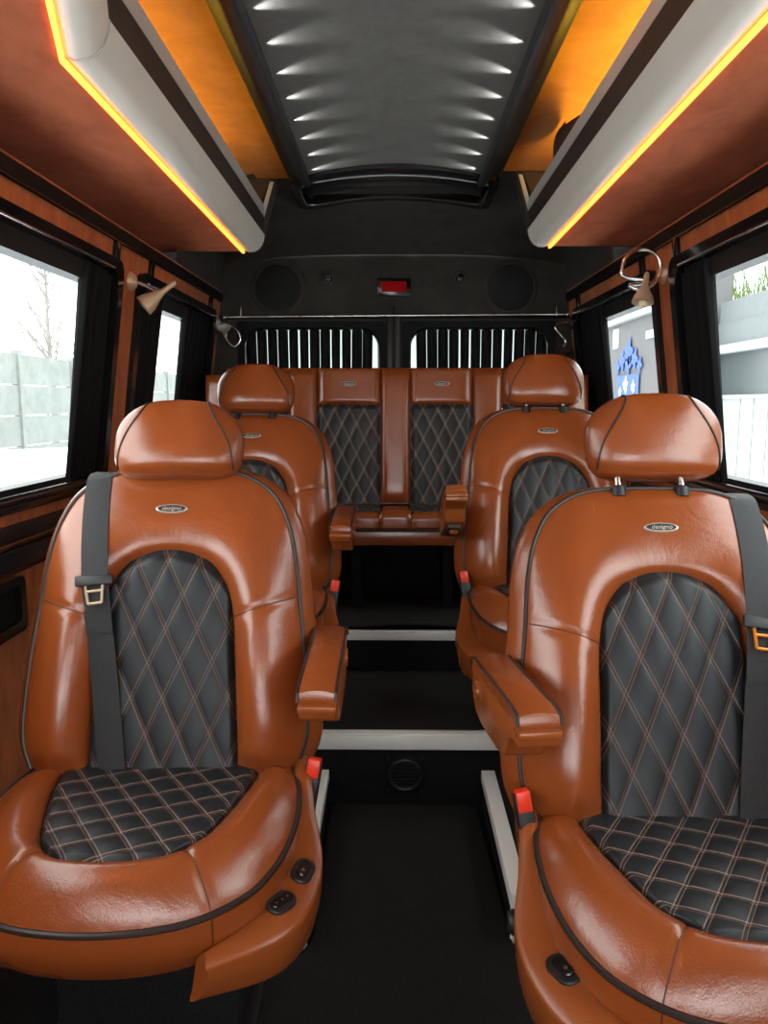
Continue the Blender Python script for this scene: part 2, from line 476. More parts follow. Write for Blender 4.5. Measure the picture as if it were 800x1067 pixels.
BACK_Z = .385
def make_seat(s, loc, recline, label, hr_up=0.0, hr_tilt=0.0, belt=None, arm_rot=0.0, arm_kind='pad', pedestal=.11, low_arm=0.0, arm_yaw=0, trim_dz=0.0, yaw=0, hr_x=0.0, switches=2):
    """s=+1: aisle on the +x side; -1: aisle on the -x side"""
    root = empty('captain_seat', loc, label, 'seat', 'captain seats')
    root.rotation_euler.z = math.radians(yaw)
    bl, br = (0, 0, BACK_Z), (-math.radians(recline), 0, 0)
    # -- backrest
    bmb = shared('bmb', backrest_mb); bv = shared('bbvh', bmb.bvh)
    back = put('backrest', shared('bme', lambda: bmb.mesh('backrest', M['leather'], angle=55)), root, bl, br)
    put('piping', shared('bpipe', lambda: MB().tube([(x * 1.004, -w - .001, z * 1.002) for (x, z), w in zip(BO, BW)], .0042, 8).mesh('piping', M['piping'])), back)
    ts = next(i for i in range(NT) if BO[i][1] >= .325)
    for i in (ts, NT - 1 - ts):
        pts = [(lerp(BI[i][0], BO[i][0], t), 0, lerp(BI[i][1], BO[i][1], t)) for t in [k / 24 for k in range(1, 24)]]
        put('seam', shared('bseam%d' % i, lambda: MB().tube(surf_curve(bv, pts, (0, 1, 0), 0.0002), .0013, 6).mesh('seam', M['crease'])), back)
    imb = shared('bimb', back_insert_mb)
    ins = put('quilted_panel', shared('bime', lambda: imb.mesh('quilted_panel', M['quilt'], angle=80, uvs=imb.uvs)), root, bl, br)
    ins['label'] = 'black quilted backrest panel with brown diamond stitching'
    # -- badge
    h = bv.ray_cast(Vector((0, -.5, .512)), Vector((0, 1, 0)))
    n = h[1] if h[1].y < 0 else -h[1]
    tilt = math.atan2(n.z, -n.y)
    bd = put('badge', shared('badge', lambda: ellipse_mb(.033, .0098, .004, .0).mesh('badge', M['whitemetal'], angle=50)), root)
    bd.matrix_local = Matrix.Translation(bl) @ Matrix.Rotation(br[0], 4, 'X') @ Matrix.Translation(h[0] + n * .0005) @ Matrix.Rotation(PI / 2 - tilt, 4, 'X')
    bd['label'] = 'oval chrome badge with lettering'
    put('badge_plate', shared('plate', lambda: ellipse_mb(.0305, .0080, .0046, .0).mesh('badge_plate', M['blackmat'])), bd)
    put('lettering', shared('txt', lambda: text_mesh('designo', .0130, M['whitemetal'], .25)), bd, (0, -.0005, .0050))
    # -- headrest
    hmb = shared('hmb', headrest_mb); hv = shared('hbvh', hmb.bvh)
    hl = Vector((hr_x, .045, .602 + .088 + .006 + hr_up))
    hr = put('headrest', shared('hme', lambda: hmb.mesh('headrest', M['leather'], angle=60)), root)
    hr.matrix_local = Matrix.Translation(bl) @ Matrix.Rotation(br[0], 4, 'X') @ Matrix.Translation(hl) @ Matrix.Rotation(-math.radians(hr_tilt), 4, 'X')
    for sg in (-1, 1):
        def hpipe():
            f_ = [(sg * (.120 - .058 * smooth((z + .08) / .165) ** 1.6), 0, z) for z in [-.074 + .150 * k / 26 for k in range(27)]]
            pts = surf_curve(hv, f_, (0, 1, 0), .0008)
            pts += surf_curve(hv, [(sg * .0635, y, 0) for y in [-.03 + .06 * k / 8 for k in range(9)]], (0, 0, -1), .0008)
            return MB().tube(pts, .0020, 6).mesh('piping', M['piping'])
        put('piping', shared('hpipe%d' % sg, hpipe), hr)
    for sx in (-1, 1):
        pm = MB().tube([(sx * .062, .045, .55), (sx * .062, .045, .63 + hr_up)], .0065, 12)
        put('headrest_post', pm.mesh('headrest_post', M['chrome']), root, bl, br)
        cm = MB().lathe([(.0, .585), (.014, .585), (.014, .604), (.009, .608)], 14, Matrix.Translation((sx * .062, .045, 0)))
        put('post_collar', cm.mesh('post_collar', M['blackmat']), root, bl, br)
    # -- cushion
    cmb = shared('cmb', cushion_mb); cv = shared('cbvh', cmb.bvh)
    cl = (0, 0, BACK_Z)
    cu = put('seat_cushion', shared('cme', lambda: cmb.mesh('seat_cushion', M['leather'], angle=50)), root, cl)
    put('piping', shared('cpipe', lambda: MB().tube([(x * 1.006, y * 1.006, z) for (x, y), z in zip(CO, CZ_)], .0052, 8).mesh('piping', M['piping'])), cu)
    ts = next(i for i in range(NT) if CO[i][1] < -.366)
    for i in (ts, NT - 1 - ts):
        def cseam():
            pts = [(lerp(CI[i][0], CO[i][0], t), lerp(CI[i][1], CO[i][1], t), 0) for t in [k / 24 for k in range(1, 24)]]
            x, y = CO[i]
            pts = surf_curve(cv, pts, (0, 0, -1), .0002)
            pts += [Vector((x * (1 + .018 * math.sin(PI * t) - .05 * t * t) * 1.002, y * (1 + .018 * math.sin(PI * t) - .05 * t * t) * 1.002, CZ_[i] - .085 * t)) for t in [k / 8 for k in range(9)]]
            return MB().tube(pts, .0012, 6).mesh('seam', M['crease'])
        put('seam', shared('cseam%d' % i, cseam), cu)
    qmb = shared('qmb%d' % s, lambda: cushion_insert_mb(s))
    q = put('quilted_panel', shared('qme%d' % s, lambda: qmb.mesh('quilted_panel', M['quilt_seat'], angle=80, uvs=qmb.uvs)), root, cl)
    q['label'] = 'black quilted seat panel with brown diamond stitching'
    # -- moulded side trim on the aisle side, with switches
    st = [((.158, -.386), (.170, -.410), .286, .280, .222), ((.232, -.318), (.272, -.345), .298, .280, .205), ((.250, -.25), (.312, -.262), .303, .284, .190),
          ((.256, -.17), (.322, -.170), .318, .300, .185), ((.262, -.09), (.304, -.085), .352, .342, .200), ((.264, -.01), (.292, -.005), .385, .380, .220),
          ((.258, .07), (.286, .075), .385, .380, .225), ((.246, .14), (.272, .145), .345, .340, .230)]
    raw = []
    for (ix, iy), (ox, oy), zi, zo, zb in st:
        raw.append([(ix - .012, iy + .006, zi - .015), (ix, iy, zi), (lerp(ix, ox, .5), lerp(iy, oy, .5), lerp(zi, zo, .5) + .004), (ox - .004, oy, zo), (ox, oy, zo - .012),
                    (ox - .004, oy, lerp(zo, zb, .5)), (ox - .016, oy + .004, zb + .006), (ox - .03, oy + .006, zb), (ix - .02, iy + .006, zb)])
    rows = list(zip(*[crom([r[k] for r in raw], 46) for k in range(9)]))
    rows = [[(p[0] * s, p[1], p[2] + trim_dz) for p in crom(list(r), 30)] for r in rows]
    tmb = MB().grid(rows); o = 0
    tmb.f.append(tuple(range(30))); tmb.f.append(tuple(45 * 30 + k for k in range(30)))
    trim = put('side_trim', tmb.mesh('side_trim', M['shell'], angle=50), root)
    tv = tmb.bvh()
    for k, (sx, sy, along) in enumerate(((.291, -.215, (.25, 1, 0)), (.262, -.292, (.8, 1, 0))) if switches == 2 else ((.268, -.262, (.6, 1, 0)),) if switches == 1 else ()):
        hit = tv.ray_cast(Vector((sx * s, sy, 1)), Vector((0, 0, -1)))
        if hit[0] is None: continue
        nn = hit[1] if hit[1].z > 0 else -hit[1]
        f = frame_at(hit[0], nn, (along[0] * s, along[1], 0))
        sw = put('switch', capsule(MB(), .056, .036, .005, f).mesh('switch', M['blackmat'], angle=35), trim)
        sw['label'] = 'oval black seat switch'
        ft = f @ Matrix.Translation((0, 0, .005))
        if k == 0:
            capm = capsule(MB(), .036, .018, .005, ft)
            put('rocker', capm.mesh('rocker', M['black'], angle=35), sw)
            put('symbol', MB().lathe([(0.0, .0), (.0032, .0), (.0032, .0004)], 10, ft @ Matrix.Translation((0, -.006, .005))).mesh('symbol', M['chrome']), sw)
        else:
            put('rocker', capsule(MB(), .044, .016, .003, ft).mesh('rocker', M['black'], angle=35), sw)
            for q_ in (-.012, 0, .012):
                put('symbol', MB().lathe([(0.0, .0), (.0018, .0), (.0018, .0006)], 8, ft @ Matrix.Translation((0, q_, .003))).mesh('symbol', M['chrome']), sw)
    # -- outer side cover (window side), frame, pedestal
    MB().box((-.20, -.28, .235), (.20, .12, .262)).build('seat_frame', M['blackmat'], root, bevel=.006)
    for sx in (-1, 1):
        MB().box((sx * .17 - .02, -.30, -pedestal), (sx * .17 + .02, .10, -pedestal + .035)).build('floor_rail', M['blackmat'], root, bevel=.004)
    MB().box((-.165, -.16, -pedestal + .012), (.165, .07, .24)).build('pedestal', M['carpet'], root, bevel=.012)
    bolt = MB().lathe([(0, 0), (.016, 0), (.016, .012), (.010, .014), (.010, .024), (.006, .026)], 16, Matrix.Translation((s * .17, -.285, -pedestal + .034)))
    bolt.build('rail_bolt', M['blackmat'], root)
    # recline knob on the aisle side
    kn = MB().lathe([(0, 0), (.020, 0), (.021, .012), (.016, .020), (0.001, .020)], 20, Matrix.Translation((s * .292, -.045, .215)) @ Matrix.Rotation(s * PI / 2, 4, 'Y'))
    kn.build('recline_knob', M['blackmat'], root)
    # -- buckle
    bk = empty_part('buckle', root, (s * (.294 if s > 0 else .283), -.008, .368 if s > 0 else .398), (math.radians(-12), math.radians(s * 8), math.radians(-s * 8)))
    MB().box((-.015, -.012, -.09), (.015, .012, .03)).build('buckle_body', M['blackmat'], bk, bevel=.004)
    MB().box((-.0125, -.0145, .000), (.0125, .010, .036)).build('red_button', M['red'], bk, bevel=.003)
    # -- armrest
    make_arm(root, s, (s * .3255, .075 + .04, BACK_Z + .236 + low_arm), arm_rot, arm_kind, math.radians(arm_yaw))
    # -- belt
    if belt:
        make_belt(root, s, bv, bl, br, belt)
    return root

def empty_part(name, parent, loc, rot):
    o = bpy.data.objects.new(name, None); COL.objects.link(o); o.parent = parent; o.location = loc; o.rotation_euler = rot; o.empty_display_size = .03
    return o

def ellipse_mb(a, b, h, z0, n=36):
    mb = MB(); rows = []
    for (k, z) in ((1, z0), (1, z0 + h * .5), (.93, z0 + h), (.0001, z0 + h)):
        rows.append([(a * k * math.cos(2 * PI * j / n), b * k * math.sin(2 * PI * j / n), z) for j in range(n)])
    mb.grid(rows, closed_u=True)
    return mb

def make_arm(root, s, loc, rot, kind, yaw=0):
    arm = empty_part('armrest', root, loc, (rot, 0, yaw))
    W = .032
    # side outline (y forward negative, z up), body below the pad
    body = [(.035, -.012), (.030, .0), (-.295, .0), (-.300, -.010), (-.298, -.030), (-.262, -.034), (-.235, -.040), (-.215, -.075), (-.18, -.085), (-.05, -.088), (.0, -.080), (.03, -.05)]
    MB().prism([(-W, y, z - .014) for y, z in body], (2 * W, 0, 0)).build('arm_shell', M['shell'], arm, bevel=.005)
    pad = [(.030, -.016), (.026, -.003), (.010, .006), (-.27, .006), (-.292, .001), (-.298, -.012), (-.297, -.016)]
    rows = []
    for k in range(11):
        t = -1 + 2 * k / 10
        rows.append([(W * 1.02 * t, y, z + (.006 * (1 - t * t) if z > -.014 else 0)) for y, z in pad])
    pm = MB().grid(rows); n = len(pad)
    pm.f.append(tuple(range(n))); pm.f.append(tuple(10 * n + k for k in range(n)))
    pm.build('arm_pad', M['leather'], arm, angle=50)
    for sx in (-1, 1):
        MB().tube([(sx * W * 1.03, y, z + .0005) for y, z in pad[:-1]], .0028, 6).build('piping', M['piping'], arm)
    MB().lathe([(0, 0), (.019, 0), (.018, .004), (0.001, .005)], 20, Matrix.Translation((s * W, -.012, -.05)) @ Matrix.Rotation(s * PI / 2, 4, 'Y')).build('pivot_cap', M['shell'], arm)
    MB().box((-W - .001, -.304, -.032), (W + .001, -.270, -.018)).build('front_cap', M['shell'], arm, bevel=.004)
    MB().lathe([(0, 0), (.016, 0), (.016, .045), (0.001, .045)], 16, Matrix.Translation((-s * (W + .04), .0, -.05)) @ Matrix.Rotation(s * PI / 2, 4, 'Y')).build('arm_pivot', M['blackmat'], arm)
    if kind == 'knob':       # underside of a raised armrest: dark recess with a round knob
        MB().box((-.020, -.200, -.106), (.020, -.06, -.092)).build('recess', M['brownsuede'], arm, bevel=.003)
        MB().lathe([(0, 0), (.013, 0), (.014, .008), (.010, .014), (.001, .015)], 18, Matrix.Translation((0, -.16, -.104)) @ Matrix.Rotation(PI, 4, 'X')).build('knob', M['shell'], arm)
    return arm

def make_belt(root, s, bv, bl, br, belt):
    side = -s                                   # worn on the window shoulder
    zs = [.640 - .69 * k / 60 for k in range(61)]
    path, nr = [], []
    # over the shoulder and behind
    allv = shared('beltbvh', lambda: merged_bvh())
    def sx(z): return side * lerp(belt['x_bot'], belt['x_top'], smooth((z - 0.0) / .6) if False else max(0, min(1, z / .6)))
    for z in zs:
        if z > .594: continue
        x = sx(z); best = None
        for dx in (-.018, 0, .018):
            h = allv.ray_cast(Vector((x + dx, -.5, z)), Vector((0, 1, 0)))
            if h[0] is not None and (best is None or h[0].y < best): best = h[0].y
        if best is None: continue
        path.append(Vector((x, best - .004, z)))
    # smooth the sag so the webbing is taut
    for _ in range(120):
        path = [path[0]] + [Vector((p.x, min(p.y, (path[i].y + path[i + 2].y) / 2), p.z)) for i, p in enumerate(path[1:-1])] + [path[-1]]
    top = path[0]
    pre = [Vector((top.x, top.y + .13, top.z - .012)), Vector((top.x, top.y + .09, top.z + .010)), Vector((top.x, top.y + .045, top.z + .014)), Vector((top.x, top.y + .016, top.z + .008))]
    path = pre + path
    path = crom([tuple(p) for p in path], 110)
    nr = []
    for i, p in enumerate(path):
        t = (path[min(i + 1, len(path) - 1)] - path[max(0, i - 1)]).normalized()
        nr.append(Vector((1, 0, 0)).cross(t).normalized() * 1)
    nr = [n if n.y < .2 else -n for n in nr]
    bm_ = stripe(path, nr, .052)
    o = put('seat_belt', bm_.mesh('seat_belt', M['belt'], angle=50), root, bl, br)
    o['label'] = 'black seat belt webbing hanging down the backrest'
    # tongue at belt['tongue'] up the back
    i = min(range(len(path)), key=lambda k: abs(path[k].z - belt['tongue']) + (1 if path[k].y > -.0 and k < 6 else 0))
    p = path[i]; n = nr[i]; t = (path[i + 1] - path[i - 1]).normalized()
    f = frame_at(p + n * .003, n, -t)
    tg = MB()
    for pts in [[(-.036, -.008, 0), (.038, -.010, 0), (.038, .008, 0), (-.036, .014, 0)]]:
        tg.prism([f @ Vector(q) for q in pts], n * .009)
    put('belt_tongue', tg.mesh('belt_tongue', M['blackmat'], bevel=.003), o)
    ring = MB(); th = .0042
    for (a, b) in (((-.017, -.008), (-.013, -.044)), ((.017, -.008), (.013, -.044)), ((-.013, -.044), (.013, -.044)), ((-.015, -.020), (.015, -.020))):
        ring.tube([f @ Vector((*a, .004)), f @ Vector((*b, .004))], th * .7, 8)
    put('tongue_plate', ring.mesh('tongue_plate', M[belt['metal']]), o)
    # stitched fold lower down
    i2 = min(range(6, len(path)), key=lambda k: abs(path[k].z - (belt['tongue'] - .085)))
    st = stripe([path[k] + nr[k] * .0022 for k in range(i2 - 3, i2 + 4)], nr[i2 - 3:i2 + 4], .0525, .003)
    put('belt_fold', st.mesh('belt_fold', M['belt'], angle=50), o)

def merged_bvh():
    m = MB(); a = CACHE['bmb']; b = CACHE['bimb']
    m.add(a.v, a.f); m.add(b.v, b.f)
    return m.bvh()

PZ = 0.11
make_seat(1, (-.451, 1.41, PZ), 17, 'cognac leather captain seat with silver belt tongue and low headrest, beside window onto snow bank', yaw=2,
          hr_up=-.030, hr_tilt=10, belt=dict(x_top=.165, x_bot=.092, tongue=.362, metal='gold'), arm_rot=math.radians(4), arm_yaw=-2)
make_seat(-1, (.508, 1.245, PZ), 23, 'cognac leather captain seat with raised headrest on bare posts and orange belt tongue', yaw=0, hr_x=.017, switches=1,
          hr_up=.014, hr_tilt=-6, belt=dict(x_top=.180, x_bot=.108, tongue=.325, metal='orange'), arm_rot=math.radians(-3), arm_yaw=6)
make_seat(1, (-.485, 2.45, .225), 20, 'cognac captain seat without belt, behind the one with the silver belt tongue', hr_tilt=4, pedestal=.0, switches=0, trim_dz=-.02, arm_rot=math.radians(3))
make_seat(-1, (.51, 2.41, .235), 17, 'cognac captain seat without belt, behind the one with orange belt tongue, armrest tipped up', hr_up=.004, hr_tilt=0, pedestal=.01, switches=0, trim_dz=-.02,
          arm_rot=math.radians(-20), arm_kind='knob')

# ================================================================== ROOM SHELL
Y0, Y1 = -1.5, 3.65
def wx(z): return .82 + (1.53 - z) * .135 if z > .97 else .896
def wp(sd, y, z, off=0): return Vector((sd * (wx(z) - off), y, z))
def wbox(mb, sd, y0, y1, z0, z1, o0, o1):
    """a block in wall coordinates: o = distance inwards from the wall face"""
    return mb.hexa([wp(sd, y0, z0, o0), wp(sd, y1, z0, o0), wp(sd, y1, z0, o1), wp(sd, y0, z0, o1), wp(sd, y0, z1, o0), wp(sd, y1, z1, o0), wp(sd, y1, z1, o1), wp(sd, y0, z1, o1)])

WINS = {-1: [(.30, 2.335), (2.50, 3.53)], 1: [(.30, 2.315), (2.46, 3.53)]}
WZ0, WZ1 = .965, 1.60
def rrect(y0, y1, z0, z1, r, n=6):
    pts = []
    for cy, cz, a0 in ((y1 - r, z1 - r, 0), (y0 + r, z1 - r, PI / 2), (y0 + r, z0 + r, PI), (y1 - r, z0 + r, 3 * PI / 2)):
        for k in range(n + 1):
            a = a0 + PI / 2 * k / n; pts.append((cy + r * math.cos(a), cz + r * math.sin(a)))
    return pts
def ring_mb(sd, outer, inner, o0, o1):
    """closed frame between two rounded outlines, in wall coordinates"""
    n = len(outer); rows = []
    for k in range(n):
        (oy, oz), (iy, iz) = outer[k], inner[k]
        rows.append([wp(sd, oy, oz, o0), wp(sd, oy, oz, o1), wp(sd, iy, iz, o1), wp(sd, iy, iz, o0)])
    return MB().grid(rows, closed_u=True, closed_v=True)

wn = 0; tn = 0
def curtain(sd, y0, y1, z0, z1, label, folds, off=-.012, amp=.014):
    mb = MB(); n = folds * 8; rows = []
    for i in range(9):
        t = i / 8; z = lerp(z0, z1, t); row = []
        for j in range(n + 1):
            u = j / n
            y = lerp(y0, y1, u) + .006 * math.sin(3.1 * u * folds + t * 2)
            o = off + amp * math.sin(2 * PI * folds * u + .5 * math.sin(5 * u)) * (.6 + .4 * t)
            row.append(wp(sd, y, z, o))
        rows.append(row)
    mb.grid(rows)
    back = [[p - Vector((-sd * .003, 0, 0)) for p in r] for r in rows]
    mb.grid(back)
    c = mb.build('curtain', M['curtain'], None, angle=60)
    return tag(c, label, 'curtain', 'black window curtains')

for sd, nm in ((-1, 'left'), (1, 'right')):
    mb = MB()
    wbox(mb, sd, Y0, Y1, 0.0, WZ0, -.06, 0)
    wbox(mb, sd, Y0, Y1, WZ1, 1.71, -.06, 0)
    (a0, a1), (b0, b1) = WINS[sd]
    for y0, y1 in ((Y0, -1.35), (-.35, a0), (a1, b0), (b1, Y1)): wbox(mb, sd, y0, y1, WZ0, WZ1, -.06, 0)
    struct(mb.build('wall_' + nm, M['veneer']), 'mottled orange side wall with two curtained windows', 'wall')
    # upper liner behind the lockers / dark liner at the rear
    mb = MB(); prof = [(.797, 1.700), (.912, 1.703), (.912, 1.95), (.80, 2.06)]
    mb.grid([[(sd * x, Y0, z) for x, z in prof], [(sd * x, 3.66, z) for x, z in prof]])
    prof2 = [(.797, 1.70), (.790, 1.80), (.74, 1.90), (.62, 1.99), (.45, 2.03)]
    mb.grid([[(sd * x, 2.9, z) for x, z in prof2], [(sd * x, 3.66, z) for x, z in prof2]])
    struct(mb.build('wall_%s_upper' % nm, M['darksuede'], angle=50), None, None)
    # rails and battens
    def trim(mb, mat, **k):
        global tn; tn += 1
        return struct(mb.build('trim_%d' % tn, mat, **k))
    mb = MB(); wbox(mb, sd, Y0, Y1 - .01, 1.660, 1.700, 0, .012); trim(mb, M['rubber'], bevel=.004)
    mb = MB(); mb.tube([wp(sd, Y0, 1.661, .013), wp(sd, Y1 - .01, 1.661, .013)], .0025, 6); trim(mb, M['black'])
    for yb in (a1 - .045, b0 + .11, b1 - .09):
        mb = MB(); wbox(mb, sd, yb - .016, yb + .016, 1.575, 1.664, 0, .014); trim(mb, M['black'], bevel=.003)
    mb = MB(); wbox(mb, sd, Y0, 3.5, .948, .966, 0, .026); trim(mb, M['black'], bevel=.004)
    mb = MB(); wbox(mb, sd, Y0, 3.5, .880, .918, 0, .020); trim(mb, M['blackmat'], bevel=.004)
    mb = MB(); wbox(mb, sd, Y0, 3.5, .815, .872, 0, .045); trim(mb, M['black'], bevel=.008)
    # windows
    for y0, y1 in WINS[sd]:
        wn += 1
        desc = {(-1, 0): 'long side window onto the snow bank and bare tree', (-1, 1): 'short side window with a narrow gap between black curtains',
                (1, 0): 'long side window onto the white and grey building', (1, 1): 'short side window showing blue poster outside'}[(sd, 0 if y0 < 1 else 1)]
        w = empty('window_%d' % wn, wp(sd, (y0 + y1) / 2, WZ0), desc, 'window', world=True, kind='structure')
        ro = rrect(y0 - .008, y1 + .008, WZ0 - .012, WZ1 + .012, .045); ri = rrect(y0 + .030, y1 - .030, WZ0 + .022, WZ1 - .022, .06)
        ring_mb(sd, ro, ri, -.03, .016).build('window_frame', M['black'], w, angle=50)
        r2 = rrect(y0 + .040, y1 - .040, WZ0 + .034, WZ1 - .070, .045)
        r2o = rrect(y0 + .022, y1 - .022, WZ0 + .014, WZ1 - .014, .06)
        ring_mb(sd, r2o, r2, -.058, -.012).build('window_seal', M['blackmat'], w, angle=50)
        MB().tube([wp(sd, y0 + .07, WZ1 - .017, .0165), wp(sd, y1 - .075, WZ1 - .017, .0165)], .0032, 8).build('bright_line', M['chrome'], w)
        MB().tube([wp(sd, y0 + .07, WZ0 + .012, .0165), wp(sd, y1 - .075, WZ0 + .012, .0165)], .0032, 8).build('bright_line', M['steel'], w)
        g = MB(); wbox(g, sd, y0 + .01, y1 - .01, WZ0 + .01, WZ1 - .01, -.064, -.060); g.build('pane', M['glass'], w)
# curtains (side windows)
curtain(-1, 2.105, 2.30, .985, 1.575, 'black curtain bunched at the end of the window onto the snow bank', 7)
curtain(-1, 2.515, 2.82, .985, 1.575, 'black curtain bunch under the cream reading lamp, at the narrow window gap', 6)
curtain(-1, 3.10, 3.49, .985, 1.575, 'wide black curtain between the narrow window gap and the rear corner', 10)
curtain(1, 2.09, 2.28, .985, 1.575, 'black curtain bunched at the end of the window onto the grey building', 7)
curtain(1, 2.48, 2.575, .985, 1.575, 'narrow black curtain edge beside the orange pillar with the looped lamp', 2)
curtain(1, 3.12, 3.49, .985, 1.575, 'wide black curtain between the blue poster view and the rear corner', 10)

# door pull box low on the left wall
pb = empty('armrest_pocket', (-.88, 1.62, .68), 'black recessed pocket low on the orange wall beside the seat with the silver belt tongue', 'pocket', world=True)
ro, ri = rrect(1.46, 1.78, .665, .798, .02, 4), rrect(1.485, 1.755, .690, .775, .015, 4)
ring_mb(-1, ro, ri, .0, .02).build('pocket_frame', M['black'], pb, angle=40)
mb = MB(); wbox(mb, -1, 1.47, 1.77, .68, .79, .001, .006); mb.build('pocket_back', M['rubber'], pb)
mb = MB(); wbox(mb, -1, 1.50, 1.64, .70, .755, .004, .018); mb.build('pocket_latch', M['brownsuede'], pb, bevel=.004)

# floors
mb = MB(); mb.box((-.90, Y0, -.05), (.90, 2.168, 0)); struct(mb.build('floor', M['carpet']), 'black carpeted aisle floor', 'floor')
def platform(name, x0, x1, y0, y1, z0, z1, label):
    o = MB().box((x0, y0, z0), (x1, y1, z1)).build(name, M['carpet'], bevel=.004); return struct(o, label, 'floor')
platform('floor_podium_left', -.896, -.196, 1.56, 2.166, 0, .112, 'carpeted podium on the snow window side')
platform('floor_podium_right', .268, .896, 1.585, 2.166, 0, .112, 'carpeted podium on the building side')
platform('floor_step_lower', -.896, .896, 2.17, 2.732, -.05, .222, 'lower carpeted step')
platform('floor_step_upper', -.896, .896, 2.734, 3.65, -.05, .365, 'upper carpeted step')
def rail(name, pts, label):
    mb = MB()
    for lo, hi in pts: mb.box(lo, hi)
    o = mb.build(name, M['alu'], bevel=.003); return tag(o, label, 'edge trim', 'aluminium edge trims')
rail('edge_trim', [((-.228, 1.555, .1125), (-.190, 2.160, .119)), ((-.1955, 1.555, .085), (-.190, 2.160, .1125)), ((-.228, 1.549, .0), (-.190, 1.5545, .119))], 'pale aluminium edge along the podium next to the silver-tongued seat')
rail('edge_trim', [((.262, 1.580, .1125), (.302, 2.160, .119)), ((.262, 1.580, .085), (.2675, 2.160, .1125)), ((.262, 1.573, .0), (.302, 1.5795, .119))], 'pale aluminium edge along the podium next to the orange-tongued seat')
rail('edge_trim', [((-.895, 2.160, .2225), (.895, 2.196, .229)), ((-.895, 2.160, .180), (.895, 2.1685, .2225))], 'long aluminium edge of the lower step above the round vent')
rail('edge_trim', [((-.895, 2.725, .3655), (.895, 2.755, .371)), ((-.895, 2.725, .338), (.895, 2.7325, .3655))], 'aluminium edge of the upper step under the curled mat')
def mat_obj(name, poly, z, t, label, wave=None):
    mb = MB().prism([(x, y, z) for x, y in poly], (0, 0, t))
    return tag(mb.build(name, M['mat'], bevel=.004), label, 'floor mat', 'black floor mats')
def rpoly(pts, r=.02, n=4):
    out = []; k = len(pts)
    for i in range(k):
        p = Vector(pts[i]); a = (Vector(pts[i - 1]) - p).normalized(); b = (Vector(pts[(i + 1) % k]) - p).normalized()
        for j in range(n + 1):
            t = j / n; out.append(tuple(p + a * r * (1 - t) ** 2 + b * r * t ** 2))
    return out
fm = mat_obj('floor_mat', rpoly([(-.30, .3), (.36, .3), (.36, 1.40), (.262, 1.54), (.245, 2.155), (-.182, 2.155), (-.178, 1.55), (-.30, 1.40)], .03), .002, .009, 'black carpet mat in the aisle in front of the round vent')
edge = rpoly([(-.30, .3), (.36, .3), (.36, 1.40), (.262, 1.54), (.245, 2.155), (-.182, 2.155), (-.178, 1.55), (-.30, 1.40)], .03)
MB().tube([(x, y, .009) for x, y in edge], .005, 6, closed=True).build('bound_edge', M['rubber'], fm)
mat_obj('floor_mat', rpoly([(-.30, 2.205), (.33, 2.205), (.33, 2.715), (-.30, 2.715)]), .2232, .007, 'black carpet mat on the lower step')
mb = MB(); rows = []
for i in range(40):
    y = 2.742 + .56 * i / 39; row = []
    for j in range(60):
        x = -.42 + .86 * j / 59
        e = smooth((2.86 - y) / .10)
        z = .374 + e * (.012 + .008 * math.sin(9 * x + 1) ) * (x > -.30) + .004 * math.exp(-((x + .17) / .02) ** 2)
        row.append((x, y, z))
    rows.append(row)
mb.grid(rows); mb.grid([[(x, y, z - .006) for x, y, z in r] for r in rows])
bd_ = lambda k: None
tag(mb.build('floor_mat', M['mat'], angle=60), 'black mat with curled front edge on the upper step', 'floor mat', 'black floor mats')

# round vent in the riser of the lower step
vt = empty('riser_vent', (.036, 2.163, .045), 'round black vent grille in the riser below the long aluminium edge', 'vent', world=True)
fr = MB().prism([(x, 2.1695, z) for x, z in rrect(-.022, .094, .045, .161, .012, 4)], (0, -.006, 0)); fr.build('vent_plate', M['rubber'], vt, bevel=.002)
c = Vector((.036, 2.163, .103))
MB().tube([c + Vector((.046 * math.cos(a), -.003, .046 * math.sin(a))) for a in [2 * PI * k / 40 for k in range(40)]], .006, 8, closed=True).build('vent_ring', M['blackmat'], vt)
for k in range(-3, 4):
    h = math.sqrt(max(0, .042 ** 2 - (k * .012) ** 2))
    MB().box((c.x - h, 2.156, c.z + k * .012 - .0022), (c.x + h, 2.1634, c.z + k * .012 + .0022)).build('slat', M['blackmat'], vt)
for sx in (-1, 1):
    for sz in (-1, 1):
        MB().lathe([(0, 0), (.0045, 0), (.003, .002)], 8, Matrix.Translation((c.x + sx * .05, 2.1634, c.z + sz * .05)) @ Matrix.Rotation(PI / 2, 4, 'X')).build('screw', M['blackmat'], vt)

# windscreen end of the van (behind the photographer)
mb = MB()
mb.box((-.92, Y0 - .06, -.05), (.92, Y0, 1.0)); mb.box((-.92, Y0 - .06, 1.72), (.92, Y0, 2.1))
for sx in (-1, 1): mb.hexa([(sx * .80, Y0 - .06, 1.0), (sx * .95, Y0 - .06, 1.0), (sx * .95, Y0, 1.0), (sx * .80, Y0, 1.0), (sx * .74, Y0 - .06, 1.72), (sx * .95, Y0 - .06, 1.72), (sx * .95, Y0, 1.72), (sx * .74, Y0, 1.72)])
struct(mb.build('wall_front', M['rubber']), 'front wall of the cab with the windscreen opening', 'wall')

